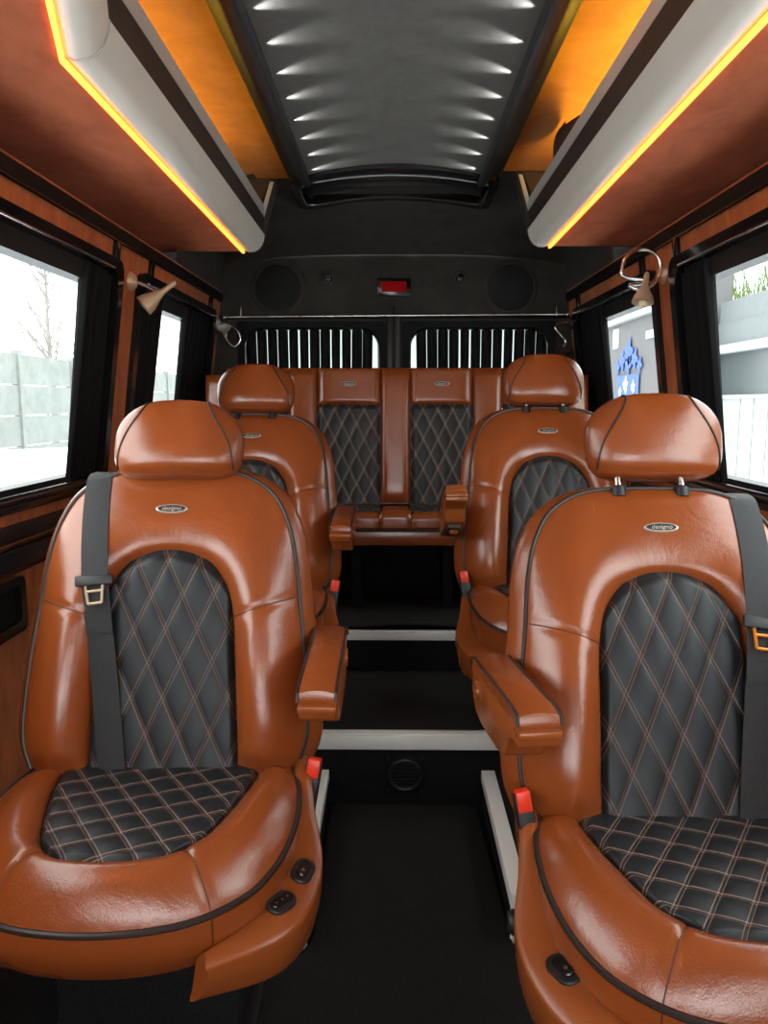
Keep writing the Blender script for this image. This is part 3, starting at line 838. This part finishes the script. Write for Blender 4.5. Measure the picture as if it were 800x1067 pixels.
# rear wall with two door windows
RW = [(-.715, -.045), (.050, .735)]
RZ0, RZ1 = .95, 1.565
mb = MB()
mb.box((-.92, 3.65, -.05), (.92, 3.71, RZ0)); mb.box((-.92, 3.65, RZ1), (.92, 3.71, 2.1))
for x0, x1 in ((-.92, RW[0][0]), (RW[0][1], RW[1][0]), (RW[1][1], .92)): mb.box((x0, 3.65, RZ0), (x1, 3.71, RZ1))
struct(mb.build('wall_back', M['darksuede']), 'dark suede rear wall with two curtained door windows', 'wall')
mb = MB(); mb.box((-.030, 3.638, .95), (-.006, 3.65, 1.60)); mb.box((.006, 3.638, .95), (.030, 3.65, 1.60)); tn += 1
struct(mb.build('trim_%d' % tn, M['blackmat'], bevel=.003))
mb = MB(); mb.box((-.80, 3.642, 1.585), (.80, 3.65, 1.602)); tn += 1
struct(mb.build('trim_%d' % tn, M['rubber'], bevel=.002))
for k, (x0, x1) in enumerate(RW):
    wn += 1
    w = empty('window_%d' % wn, ((x0 + x1) / 2, 3.65, RZ0), ['rear door window behind pleated black curtain, snow window side', 'rear door window behind pleated black curtain, grey building side'][k], 'window', world=True, kind='structure')
    ro, ri = rrect(x0 - .012, x1 + .012, RZ0, RZ1 + .010, .012, 8), rrect(x0 + .022, x1 - .022, RZ0 + .03, RZ1 - .022, .085, 8)
    rows = [[(o[0], 3.70, o[1]), (o[0], 3.638, o[1]), (i_[0], 3.642, i_[1]), (i_[0], 3.70, i_[1])] for o, i_ in zip(ro, ri)]
    MB().grid(rows, closed_u=True, closed_v=True).build('window_frame', M['rubber'], w, angle=50)
    MB().tube([(x, 3.641, z) for x, z in rrect(x0 + .024, x1 - .024, RZ0 + .032, RZ1 - .024, .083, 8)], .006, 8, closed=True).build('window_seal', M['black'], w)
    MB().box((x0, 3.702, RZ0), (x1, 3.706, RZ1)).build('pane', M['tinted'], w)
    # pleated curtain: folds with slim gaps between them
    mb = MB(); n = 12; cx0, cx1 = (x0 + .022, x1 - .052) if k == 0 else (x0 + .052, x1 - .022)
    step = (cx1 - cx0) / n
    for j in range(n):
        a = cx0 + step * j; gap = step * (.16 + .12 * math.sin(j * 1.7 + k)) * (1 if 1 < j < 10 else .35)
        rows = []
        for i in range(7):
            t = i / 6; z = lerp(RZ0 + .02, RZ1 - .028, t); lean = (.5 - j / n) * .02 * (1 - t)
            g2 = gap * (1.15 - .5 * t)
            rows.append([(a + g2 / 2 + (step - g2) * u + lean, 3.672 - .016 * math.sin(PI * u), z) for u in [q / 6 for q in range(7)]])
        mb.grid(rows)
        mb.grid([[(p[0], p[1] + .004, p[2]) for p in r] for r in rows])
    tag(mb.build('curtain', M['curtain'], angle=60), ['pleated black curtain in the rear door window nearer the snow side', 'pleated black curtain in the rear door window nearer the building side'][k], 'curtain', 'rear door curtains')

# things on the rear wall
for sx, lab in ((-1, 'round dark speaker on the rear wall, above the window nearer the snow side'), (1, 'round dark speaker on the rear wall, above the window nearer the building side')):
    sp = empty('speaker', (sx * .535, 3.65, 1.725), lab, 'speaker', 'rear wall speakers')
    R = Matrix.Rotation(PI / 2, 4, 'X')
    MB().lathe([(.0, -.0), (.128, 0), (.124, .008), (.108, .014), (.104, .008), (.001, .008)], 48, R).build('speaker_ring', M['darksuede'], sp, angle=40)
    MB().lathe([(0, .008), (.103, .008), (.09, .014), (.05, .018), (0.001, .019)], 48, R).build('speaker_grille', M['speaker'], sp)
for sx, lab in ((-1, 'small round black air vent between speaker and red lamp, snow side'), (1, 'small round black air vent between speaker and red lamp, building side')):
    nz = empty('air_vent', (sx * .302, 3.65, 1.77), lab, 'air vent', 'small air vents')
    R = Matrix.Rotation(PI / 2, 4, 'X')
    MB().lathe([(0, 0), (.034, 0), (.033, .008), (.026, .012), (.024, .006), (.001, .006)], 28, R).build('nozzle_ring', M['blackmat'], nz, angle=40)
    MB().lathe([(0, .006), (.020, .006), (.016, .014), (.001, .015)], 20, R).build('nozzle_core', M['black'], nz)
    MB().box((-.020, -.017, -.002), (.020, -.012, .002)).build('vane', M['rubber'], nz)
rl = empty('brake_lamp', (0, 3.65, 1.728), 'small red rectangular lamp in black frame at the middle of the rear wall', 'lamp')
MB().prism([(x, 0, z) for x, z in rrect(-.078, .078, -.040, .040, .006, 3)], (0, -.010, 0)).build('lamp_frame', M['black'], rl, bevel=.002)
MB().prism([(x, -.010, z) for x, z in rrect(-.057, .057, -.022, .024, .004, 3)], (0, -.004, 0)).build('lamp_lens', M['redlamp'], rl, bevel=.001)
rd = empty('curtain_rod', (0, 3.60, 1.594), 'thin chrome curtain rod across the rear doors', 'curtain rod')
MB().tube([(-.775, 0, -.004), (.790, 0, .006)], .0052, 10).build('rod', M['chrome'], rd)
for sx in (-.775, .790): MB().lathe([(0, -.008), (.008, -.006), (.010, 0), (.008, .006), (0.001, .008)], 12, Matrix.Translation((sx, 0, .005 * (1 if sx > 0 else -1))) @ Matrix.Rotation(PI / 2, 4, 'Y')).build('finial', M['chrome'], rd)
for sx in (-.70, 0, .74):
    MB().tube([(sx, .042, .045), (sx, .006, .040), (sx, 0, -.004)], .004, 8).build('rod_bracket', M['chrome'], rd)

# ceiling
mb = MB(); rows = []
for y, z in ((Y0, 2.07), (1.5, 2.07), (2.84, 2.07)):
    rows.append([(x, y, z) for x in (-.92, -.5, 0, .5, .92)])
mb.grid(rows)
rows = []
for y, z in ((2.84, 2.06), (2.86, 2.035), (3.0, 2.033), (3.15, 2.022), (3.26, 2.0), (3.40, 1.968), (3.52, 1.928), (3.60, 1.898), (3.648, 1.872)):
    rows.append([(x, y, z - .05 * abs(x / .8) ** 3.5) for x in [-.8 + 1.6 * k / 32 for k in range(33)]])
mb.grid(rows)
struct(mb.build('ceiling', M['darksuede'], angle=60), 'dark suede roof lining curving down to the rear wall', 'ceiling')

def arch(x, e=1.983, r=.037): return e + r * (1 - (x / .297) ** 2)
cp = empty('ceiling_light_panel', (0, 1.4, 1.98), 'long arched grey ceiling panel edged with small white lights', 'ceiling light', world=True)
PY0, PY1 = -.2, 2.80
rows = []
for i in range(2):
    y = PY0 if i == 0 else PY1
    rows.append([(x, y, arch(x)) for x in [-.297 + .594 * k / 40 for k in range(41)]])
mb = MB().grid(rows); mb.grid([[(p[0], p[1], p[2] + .01) for p in r] for r in rows]); mb.build('light_panel', M['panel'], cp, angle=60)
for sx in (-1, 1):
    pr = [(.298, 1.998), (.298, 1.962), (.303, 1.956), (.318, 1.960), (.345, 1.985), (.372, 1.990), (.378, 1.998), (.378, 2.02), (.31, 2.03)]
    o = MB().prism([(sx * x, PY0, z) for x, z in pr], (0, 2.86 - PY0, 0)).build('side_frame', M['blackmat'], cp, angle=40)
    for k in range(18):
        y = 2.755 - .155 * k
        if y < 0: break
        MB().lathe([(0, 0), (.004, 0), (.003, .0015), (.001, .002)], 12, Matrix.Translation((sx * .3005, y, 1.974)) @ Matrix.Rotation(-sx * PI / 2, 4, 'Y')).build('led_lens', M['ledwhite'], cp)
        L = bpy.data.lights.new('panel_spot', 'SPOT'); L.energy = 2.4; L.color = (1, .99, .96); L.spot_size = math.radians(60); L.spot_blend = 1.0; L.shadow_soft_size = .004
        lo = bpy.data.objects.new('panel_spot', L); COL.objects.link(lo); lo.parent = cp
        lo.location = Vector((sx * .2955, y, 1.970)) - cp.location
        lo.rotation_euler = Vector((-sx * 1, 0, .36)).to_track_quat('-Z', 'Y').to_euler()
# arched outlet behind the panel
ac = empty('ceiling_outlet', (0, 2.98, 2.0), 'arched glossy black slot frame behind the lit ceiling panel', 'air outlet', world=True)
def archz(x): return 1.978 + .040 * (1 - (x / .36) ** 2)
def arch_ring(o, i, z0, z1):
    rows = []
    for (ox, oy), (ix, iy) in zip(o, i):
        rows.append([(ox, oy, archz(ox) + z1), (ox, oy, archz(ox) + z0), (ix, iy, archz(ix) + z0), (ix, iy, archz(ix) + z1)])
    return MB().grid(rows, closed_u=True, closed_v=True)
def rr2(x0, x1, y0, y1, r):
    base = rrect(x0, x1, y0, y1, r, 8); out = []
    for k in range(len(base)):
        a, b = Vector(base[k]), Vector(base[(k + 1) % len(base)]); m = max(1, int((b - a).length / .03))
        out += [tuple(a.lerp(b, q / m)) for q in range(m)]
    return out
def scaled(pts, dx, dy, cy):
    return [(x * dx, cy + (y - cy) * dy) for x, y in pts]
po = rr2(-.372, .372, 2.805, 3.235, .07); cy = 3.02
arch_ring(po, scaled(po, .925, .70, cy + .02), -.012, .045).build('outlet_frame', M['black'], ac, angle=40)
MB().tube([(x, y, archz(x) - .014) for x, y in scaled(po, .92, .68, cy + .02)], .0035, 8, closed=True).build('inner_bead', M['steel'], ac)
rows = []
for i in range(2):
    y = (2.86, 3.19)[i]; rows.append([(x, y, archz(x) + .030) for x in [-.35 + .7 * k / 24 for k in range(25)]])
MB().grid(rows).build('outlet_grille', M['rubber'], ac)
for k in range(1, 4):
    y = 2.88 + .075 * k; rows = []
    MB().grid([[(x, y, archz(x) + z) for x in [-.335 + .67 * q / 24 for q in range(25)]] for z in (.004, .028)]).build('slat', M['blackmat'], ac)

# overhead lockers
def locker(sd, kink, label):
    root = empty('overhead_locker', (sd * .66, 2.0, 1.76), label, 'overhead locker', 'overhead lockers', world=True)
    YE = 2.965 if sd < 0 else 2.885
    def path(y):     # sideways shift and lift of the section in front of the kink
        if y >= kink: return .010 * (YE - y), 0.0
        t = (kink - y); return .010 * (YE - y) + min(.10, t * .30), t * .10
    ys = [YE, YE - .02, kink, kink - .001] + [kink - .12 * k for k in range(1, 11)]
    ys = [y for y in ys if y > -.25]
    def sect(prof):
        rows = []
        for y in ys:
            dx, dz = path(y); rows.append([(sd * (x - dx), y, z + dz) for x, z in prof])
        return rows
    def solid(name, prof, mat, **k):
        mb = MB().grid(sect(prof), closed_u=True); n = len(prof); m = len(ys)
        mb.f.append(tuple(range(n))); mb.f.append(tuple((m - 1) * n + q for q in range(n)))
        return mb.build(name, mat, root, **k)
    solid('underside', [(.5645, 1.7605), (.92, 1.7605), (.92, 1.775), (.5645, 1.775)], M['suede'], angle=20)
    solid('fascia', [(.556, 1.762), (.540, 1.757), (.520, 1.758), (.503, 1.766), (.490, 1.782), (.483, 1.800), (.480, 1.818), (.492, 1.818), (.556, 1.776)], M['white'], angle=38)
    if True:
        dx, dz = path(kink)
        MB().tube([(sd * (x - dx - .0012), kink, z + dz - .001) for x, z in [(.556, 1.762), (.540, 1.757), (.520, 1.758), (.503, 1.766), (.490, 1.782), (.483, 1.800), (.480, 1.818)]], .0016, 6).build('joint', M['grey'], root)
    solid('upper_band', [(.481, 1.8195), (.477, 1.876), (.490, 1.876), (.492, 1.8195)], M['brownsuede'], angle=30)
    solid('lip', [(.4765, 1.877), (.477, 1.918), (.492, 1.922), (.494, 1.877)], M['grey'], angle=30)
    solid('led_strip', [(.5645, 1.761), (.556, 1.7605), (.556, 1.7525), (.5645, 1.7525)], M['led'], angle=30)
    solid('shelf', [(.494, 1.800), (.894, 1.800), (.894, 1.808), (.494, 1.808)], M['lining'], angle=30)
    solid('lining', [(.894, 1.81), (.894, 1.965), (.80, 2.015), (.382, 2.018), (.382, 2.030), (.80, 2.030), (.899, 1.97), (.899, 1.81)], M['lining'], angle=30)
    # end panel and its frame
    ep = [(.90, 1.761), (.556, 1.762), (.540, 1.757), (.520, 1.758), (.503, 1.766), (.490, 1.782), (.480, 1.815), (.434, 1.990), (.432, 2.05), (.90, 2.05)]
    MB().prism([(sd * x, YE + .001, z) for x, z in ep], (0, .018, 0)).build('end_panel', M['darksuede'], root)
    ei = [(.885, 1.81), (.497, 1.81), (.492, 1.93), (.455, 2.010), (.885, 2.012)]
    MB().prism([(sd * x, YE - .012, z) for x, z in ei], (0, .011, 0)).build('end_lining', M['brownsuede'], root)
    MB().prism([(sd * x, YE - .018, z) for x, z in [(.481, 1.820), (.436, 2.0), (.452, 2.0), (.494, 1.83)]], (0, .017, 0)).build('end_band', M['brownsuede'], root)
    MB().prism([(sd * x, YE - .022, z) for x, z in [(.478, 1.875), (.440, 2.0), (.454, 2.0), (.487, 1.895)]], (0, .005, 0)).build('end_lip', M['grey'], root)
    # amber light line lying on the shelf behind the lip
    solid_y = [y for y in ys]
    mb = MB().box((sd * .72 - .006, .2, 1.8085), (sd * .72 + .006, YE - .05, 1.8125)); mb.build('shelf_light', M['ledin'], root)
    n = 3
    for k in range(n):
        y = .35 + (YE - .75) * (k + .5) / n
        L = bpy.data.lights.new('shelf_glow', 'AREA'); L.shape = 'RECTANGLE'; L.size = .02; L.size_y = (YE - .6) / n; L.color = (1.0, .60, .05)
        L.energy = 6.8 if sd > 0 else 3.0
        lo = bpy.data.objects.new('shelf_glow', L); COL.objects.link(lo); lo.parent = root
        lo.location = Vector((sd * .70, y, 1.816)) - root.location
        lo.rotation_euler = (0, math.atan2(sd * .2, -.98), 0)
    return root
locker(-1, 1.344, 'ivory overhead locker with bent amber light strip, above the window onto the snow bank')
locker(1, .95, 'ivory overhead locker with straight amber light strip and brightly lit shelf, above the building-side window')
# dark pouch on the right-hand shelf
mb = MB(); rows = []
for i in range(17):
    ph = -PI / 2 + PI * i / 16
    rows.append([(.536 - .042 * max(0, math.sin(ph)) + .036 * math.cos(ph) ** .7 * math.cos(t) if math.cos(ph) > 0 else .533, 2.36 + (.22 * max(0, math.cos(ph)) ** .7 + .03 * math.sin(3 * t) * max(0, math.cos(ph))) * math.sin(t),
                  1.904 + .088 * math.sin(ph) * (1 + .18 * math.sin(t) * math.sin(ph) * (ph > 0))) for t in [2 * PI * k / 28 for k in range(28)]])
tag(MB().grid(rows, closed_u=True).build('pouch', M['pouch'], angle=80, weld=True), 'dark brown soft pouch lying on the brightly lit locker shelf', 'pouch')

# reading lamps on the pillars
def spline3(pts, n=40): return crom(pts, n)
def lamp(sd, y, z, neck, head_dir, label, hl=.085, mat='gold', r=.0055):
    b = wp(sd, y, z, .0)
    root = empty('reading_lamp', b, label, 'reading lamp', 'gooseneck reading lamps')
    R = Matrix.Rotation(-sd * PI / 2, 4, 'Y')
    MB().lathe([(0, 0), (.030, 0), (.029, .006), (.020, .016), (.012, .020), (.001, .021)], 24, R).build('mount', M[mat], root, angle=40)
    pts = spline3([(-sd * a, b_, c) for a, b_, c in neck])
    MB().tube(pts, r, 10).build('gooseneck', M['chrome'], root)
    d = Vector((-sd * head_dir[0], head_dir[1], head_dir[2])).normalized()
    m = d.to_track_quat('Z', 'Y').to_matrix().to_4x4(); m.translation = pts[-1] - d * .012
    MB().lathe([(.001, -.012), (.006, -.010), (.008, 0), (.009, hl * .35), (.016, hl * .55), (.028, hl * .8), (.032, hl), (.028, hl), (.022, hl * .8), (.001, hl * .6)], 24, m).build('lamp_head', M[mat], root, angle=50)
    return root
lamp(-1, 2.44, 1.572, [(.018, 0, 0), (.045, .003, -.012), (.08, .004, -.028), (.108, .002, -.026), (.122, -.002, -.016)], (-.085, -.03, -.07), 'cream gooseneck reading lamp with straight neck and cone head on the snow-side pillar', hl=.112)
lamp(1, 2.40, 1.585, [(.018, 0, .0), (.035, -.01, -.025)] + [(.075 + .058 * math.cos(a), -.02, .010 + .058 * math.sin(a)) for a in [-.9 - 2 * PI * .92 * k / 12 for k in range(13)]] + [(.060, -.02, -.02)],
     (.02, -.03, -.1), 'reading lamp with ring-coiled neck and hanging head on the building-side pillar', hl=.085)
lamp(-1, 3.60, 1.562, [(.018, 0, 0), (.06, -.01, -.004), (.10, -.02, -.03), (.115, -.02, -.075), (.09, -.02, -.105), (.055, -.02, -.08), (.045, -.02, -.045)], (0, -.02, .03), 'small dark reading lamp with hooked neck at the rear corner, snow side', hl=.04, mat='grey')
lamp(1, 3.60, 1.562, [(.018, 0, 0), (.055, -.01, 0), (.085, -.02, -.02), (.06, -.02, -.055), (.035, -.02, -.085), (.05, -.02, -.115)], (-.02, -.02, -.05), 'small dark reading lamp with wavy neck at the rear corner, building side', hl=.05, mat='brownsuede')

# ================================================================== REAR BENCH
bench = empty('rear_bench', (0, 3.05, .365), 'wide cognac leather rear bench with two visible black quilted backs', 'bench', world=True)
tilt = math.radians(9); BY, BZ = 3.235, .80      # front face of the back at seat level
def bt(x, w, v): return (x, BY + v * math.sin(tilt) - w * math.cos(tilt), BZ + v * math.cos(tilt) + w * math.sin(tilt))
def pad(x0, x1, v0, v1, bul, thick=.09, nx=18, nz=26, rx=.02):
    mb = MB(); rows = []
    for i in range(nz + 1):
        t = i / nz; row = []
        for j in range(nx + 1):
            s = j / nx
            ex = 1 - abs(2 * s - 1) ** 5; ez = 1 - abs(2 * t - 1) ** 14
            w = bul * max(0, ex) ** .5 * max(0, ez) ** .5
            row.append(bt(lerp(x0, x1, s), w, lerp(v0, v1, t)))
        rows.append(row)
    mb.grid(rows)
    bk = [[bt(lerp(x0, x1, 0), -thick, lerp(v0, v1, i / nz)), bt(x1, -thick, lerp(v0, v1, i / nz))] for i in range(nz + 1)]
    mb.grid(bk)
    mb.grid([[r[0], b[0]] for r, b in zip(rows, bk)]); mb.grid([[r[-1], b[-1]] for r, b in zip(rows, bk)])
    mb.grid([[p, bt(lerp(x0, x1, j / nx), -thick, v1)] for j, p in enumerate(rows[-1])])
    return mb
VT = .555
cols = [(-.802, -.715, 'b'), (-.715, -.445, 'i'), (-.445, -.325, 'b'), (-.325, -.055, 'i'), (-.055, .070, 'b'), (.070, .335, 'i'), (.335, .460, 'b'), (.460, .730, 'i'), (.730, .825, 'b')]
for k, (x0, x1, t) in enumerate(cols):
    if t == 'b':
        end = k in (0, len(cols) - 1)
        mb = pad(x0 + .001, x1 - .001, -.02, VT - (.03 if end else 0), .030)
        mb.build('back_bolster', M['leather'], bench, angle=50)
    else:
        mb = pad(x0 + .001, x1 - .001, .398, VT, .026); mb.build('top_panel', M['leather'], bench, angle=50)
        mb = MB(); uv = []; rows = []
        for i in range(101):
            row = []
            for j in range(65):
                x = lerp(x0, x1, j / 64); v = lerp(-.03, .40, i / 100)
                e = smooth(min(j, 64 - j) / 6) * smooth(min(100 - i, 100) / 5)
                w = .004 + .008 * e + .006 * quilt_h(x, v, .062, .125) * e
                row.append(bt(x, w, v)); uv.append((x, v))
            rows.append(row)
        mb.grid(rows); mb.build('quilted_back', M['quilt_bench'], bench, angle=80, uvs=uv)
        m0 = Vector(bt((x0 + x1) / 2, .0275, .482))
        bd = put('badge', CACHE['badge'], bench, m0 - bench.location, (PI / 2 - tilt, 0, 0))
        put('badge_plate', CACHE['plate'], bd); put('lettering', CACHE['txt'], bd, (0, -.0005, .0050))
def cush(x0, x1, y0, y1, z0, z1, r=.03, nx=16):
    """box cushion with a rolled front edge"""
    prof = [(y1, z1 - .01)]
    for k in range(9):
        a = PI / 2 * k / 8; prof.append((y0 + r - r * math.sin(a), z1 - r + r * math.cos(a)))
    prof += [(y0, z0 + .01), (y0 + .01, z0), (y1, z0)]
    rows = []
    for j in range(nx + 1):
        s = j / nx; e = (1 - abs(2 * s - 1) ** 6) ** .5 if 0 < s < 1 else 0
        rows.append([(lerp(x0, x1, s), y - .006 * e * (y < y1 - .02), z + (.008 * e if z > z0 + .02 else 0)) for y, z in prof])
    mb = MB().grid(rows, closed_u=True); n = len(prof)
    mb.f.append(tuple(range(n))); mb.f.append(tuple(nx * n + k for k in range(n)))
    return mb
for k, (x0, x1, t) in enumerate(cols):
    if t == 'i':
        cush(x0 + .001, x1 - .001, 2.985, 3.10, .705, .765).build('seat_roll', M['leather'], bench, angle=40)
        mb = MB(); uv = []; rows = []
        for i in range(41):
            row = []
            for j in range(61):
                x = lerp(x0, x1, j / 60); y = lerp(3.07, 3.28, i / 40); e = smooth(min(j, 60 - j) / 6) * smooth(i / 5)
                z = .764 + .004 * e + .006 * quilt_h(x, y, .082, .105) * e + .05 * (y - 3.07)
                row.append((x, y, z)); uv.append((x, y))
            rows.append(row)
        mb.grid(rows); mb.build('quilted_seat', M['quilt_bench'], bench, angle=80, uvs=uv)
    else:
        cush(x0 + .001, x1 - .001, 2.985, 3.27, .705, .770).build('seat_bolster', M['leather'], bench, angle=40)
MB().tube([(-.80, 2.979, .704), (.82, 2.979, .704)], .0045, 8).build('piping', M['piping'], bench)
MB().box((-.80, 2.988, .640), (.82, 3.30, .704)).build('front_panel', M['leather'], bench, bevel=.01)
for x in (-.68, -.15, .22, .70):
    MB().box((x - .02, 3.04, .366), (x + .02, 3.25, .645)).build('leg', M['carpet'], bench, bevel=.004)
MB().box((-.79, 3.27, .366), (.81, 3.30, .66)).build('rear_board', M['carpet'], bench)

# ================================================================== OUTSIDE
struct(MB().box((-30, -20, -.66), (30, 30, -.60)).build('ground', M['snow']), 'snowy ground outside', 'ground')
fc = empty('concrete_fence', (-6.5, 8, -.6), 'pale concrete slab fence beyond the snow bank', 'fence', world=True)
for k in range(12):
    y = -2 + 2.2 * k
    for j in range(5):
        MB().box((-6.53, y + .06, -.6 + .53 * j), (-6.47, y + 2.14, -.6 + .53 * j + .515)).build('slab', M['concrete'], fc)
    MB().box((-6.57, y - .06, -.6), (-6.43, y + .06, 2.10)).build('post', M['concrete'], fc)
mb = MB(); rows = []
for i in range(25):
    y = 1.0 + 12 * i / 24
    rows.append([(-2.6 - 3.2 * j / 16, y, -.62 + (1.50 + .16 * math.sin(y * .55)) * math.sin(PI * j / 16) ** .55 * math.sin(PI * (i + .01) / 24.02) ** .3) for j in range(17)])
tag(MB().grid(rows).build('snow_bank', M['snow'], angle=80), 'smooth white snow bank in front of the concrete fence', 'snow bank')
def tree(loc, h, label, seed, mat='bark'):
    rnd = random.Random(seed); root = empty('bare_tree', loc, label, 'tree', 'bare trees outside')
    MB().tube([(0, 0, 0), (.05, 0, h * .3), (-.03, .05, h * .6), (0, 0, h)], [.10, .085, .05, .012], 8).build('trunk', M[mat], root)
    mb = MB()
    for k in range(46):
        t = rnd.uniform(.22, .97); a = rnd.uniform(0, 2 * PI); L = h * .42 * (1.1 - t) + .25
        p = Vector((0, 0, h * t)); d = Vector((math.cos(a), math.sin(a), rnd.uniform(.6, 1.5))).normalized()
        q = p + d * L * .5 + Vector((0, 0, .05)); e = p + d * L + Vector((rnd.uniform(-.1, .1), rnd.uniform(-.1, .1), .15))
        mb.tube([p, q, e], [.022, .014, .005], 5)
        for m_ in range(4):
            s0 = p.lerp(e, rnd.uniform(.35, .95)); d2 = (d + Vector((rnd.uniform(-.8, .8), rnd.uniform(-.8, .8), rnd.uniform(-.1, .7)))).normalized()
            mb.tube([s0, s0 + d2 * L * .3], [.008, .003], 4)
    mb.build('branches', M[mat], root)
tree((-8.3, 18.8, -.6), 5.6, 'bare tree behind the fence seen through the long snow-side window', 3)
tree((-10.5, 16.0, -.6), 4.6, 'smaller bare tree farther along behind the fence', 8)
# building on the other side
bu = empty('building', (6.2, 9, -.6), 'grey and white clad building beyond the long window', 'building', world=True)
def slab_(name, z0, z1, mat, x=6.0, y0=-3, y1=14.5, d=.6): return MB().box((x, y0, z0), (x + d, y1, z1)).build(name, M[mat], bu)
slab_('white_wall', -.6, 1.28, 'cladlight'); slab_('ledge', 1.28, 1.34, 'cladlight', x=5.92)
slab_('glazed_band', 1.34, 2.08, 'claddark', x=6.03); slab_('eaves', 2.08, 2.22, 'cladlight', x=5.85)
slab_('roof_band', 2.22, 2.62, 'clad', x=5.95); slab_('roof_cladding', 2.625, 3.0, 'clad', x=5.97)
for k in range(34):
    MB().box((5.992, -3 + .5 * k, -.6), (6.0, -2.985 + .5 * k, 1.28)).build('joint', M['clad'], bu)
mb = MB(); rnd = random.Random(5)
for k in range(420):
    p = Vector((7.5 + rnd.uniform(0, .8), rnd.uniform(9, 21), 2.4)); d = Vector((rnd.uniform(-.4, .4), rnd.uniform(-.4, .4), 1)).normalized()
    mb.tube([p, p + d * rnd.uniform(.8, 2.0)], [.03, .010], 4)
tag(mb.build('hedge_twigs', M['green']), 'sparse green twigs along the grey roof', 'hedge', kind='stuff')
sh = empty('shop_front', (6.2, 17, -.6), 'grey rendered shop front with blue poster beyond the short window', 'building', world=True)
MB().box((5.2, 14.6, -.6), (6.2, 24.5, 3.6)).build('shop_wall', M['brick'], sh)
MB().box((5.05, 14.6, 3.0), (5.2, 24.5, 3.35)).build('shop_sign_band', M['cladlight'], sh)
def px_poster(name, y0, y1, z0, z1, mat): return MB().box((5.17, y0, z0), (5.2, y1, z1)).build(name, M[mat], sh)
px_poster('small_notice', 15.5, 16.2, 2.50, 2.66, 'cladlight'); px_poster('tall_notice', 18.2, 18.6, 2.45, 2.9, 'cladlight')
def blob(cy, cz, r, n=9, ph=0):
    return [(5.168, cy + r * (1 + .35 * math.cos(n * a / 2 + ph)) * math.cos(a), cz + r * (1 + .3 * math.sin(n * a / 2)) * math.sin(a)) for a in [2 * PI * k / 30 for k in range(30)]]
mb = MB()
for cy, cz, r in ((17.3, 2.32, .24), (16.85, 2.14, .18), (17.75, 2.14, .18), (16.5, 2.0, .14), (18.1, 2.0, .14), (17.3, 2.02, .17)):
    mb.prism(blob(cy, cz, r, ph=cy), (-.01, 0, 0))
mb.build('blue_pattern', M['blue'], sh)
MB().box((5.16, 16.5, 1.25), (5.17, 18.1, 1.82)).build('blue_poster', M['blue'], sh)
mb = MB()
for cy, cz, r in ((16.85, 1.55, .12), (17.4, 1.60, .16), (17.8, 1.45, .1)): mb.prism([(p[0] - .012, p[1], p[2]) for p in blob(cy, cz, r)], (-.004, 0, 0))
mb.build('poster_print', M['cladlight'], sh)

# ================================================================== LIGHT, CAMERA
w = bpy.data.worlds.new('overcast_sky'); scn.world = w; w.use_nodes = True
nt = w.node_tree; bg = nt.nodes['Background']
tc = nt.nodes.new('ShaderNodeTexCoord'); sp = nt.nodes.new('ShaderNodeSeparateXYZ'); mr = nt.nodes.new('ShaderNodeMapRange')
nt.links.new(tc.outputs['Generated'], sp.inputs[0]); nt.links.new(sp.outputs['Y'], mr.inputs['Value'])
mr.inputs['From Min'].default_value = -.9; mr.inputs['From Max'].default_value = .15
mr.inputs['To Min'].default_value = 8.3; mr.inputs['To Max'].default_value = 5.8
nt.links.new(mr.outputs['Result'], bg.inputs['Strength'])
bg.inputs['Color'].default_value = (.97, .99, 1.0, 1)

cam = bpy.data.cameras.new('camera'); co = bpy.data.objects.new('camera', cam); COL.objects.link(co)
cam.sensor_fit = 'VERTICAL'; cam.sensor_height = 36.0; cam.lens = 36.0 * 801 / 1067; cam.clip_start = .02; cam.clip_end = 200
co.location = (0, 0, 1.2)
co.rotation_euler = (PI / 2 - math.atan(113.5 / 801), 0, math.atan(10 / 801))
scn.camera = co
scn.view_settings.view_transform = 'Standard'; scn.view_settings.look = 'None'
scn.view_settings.exposure = 0.0; scn.view_settings.gamma = 1.0; scn.view_settings.use_curve_mapping = False
for o in list(bpy.data.objects):
    if 'world_parts' in o.keys(): del o['world_parts']
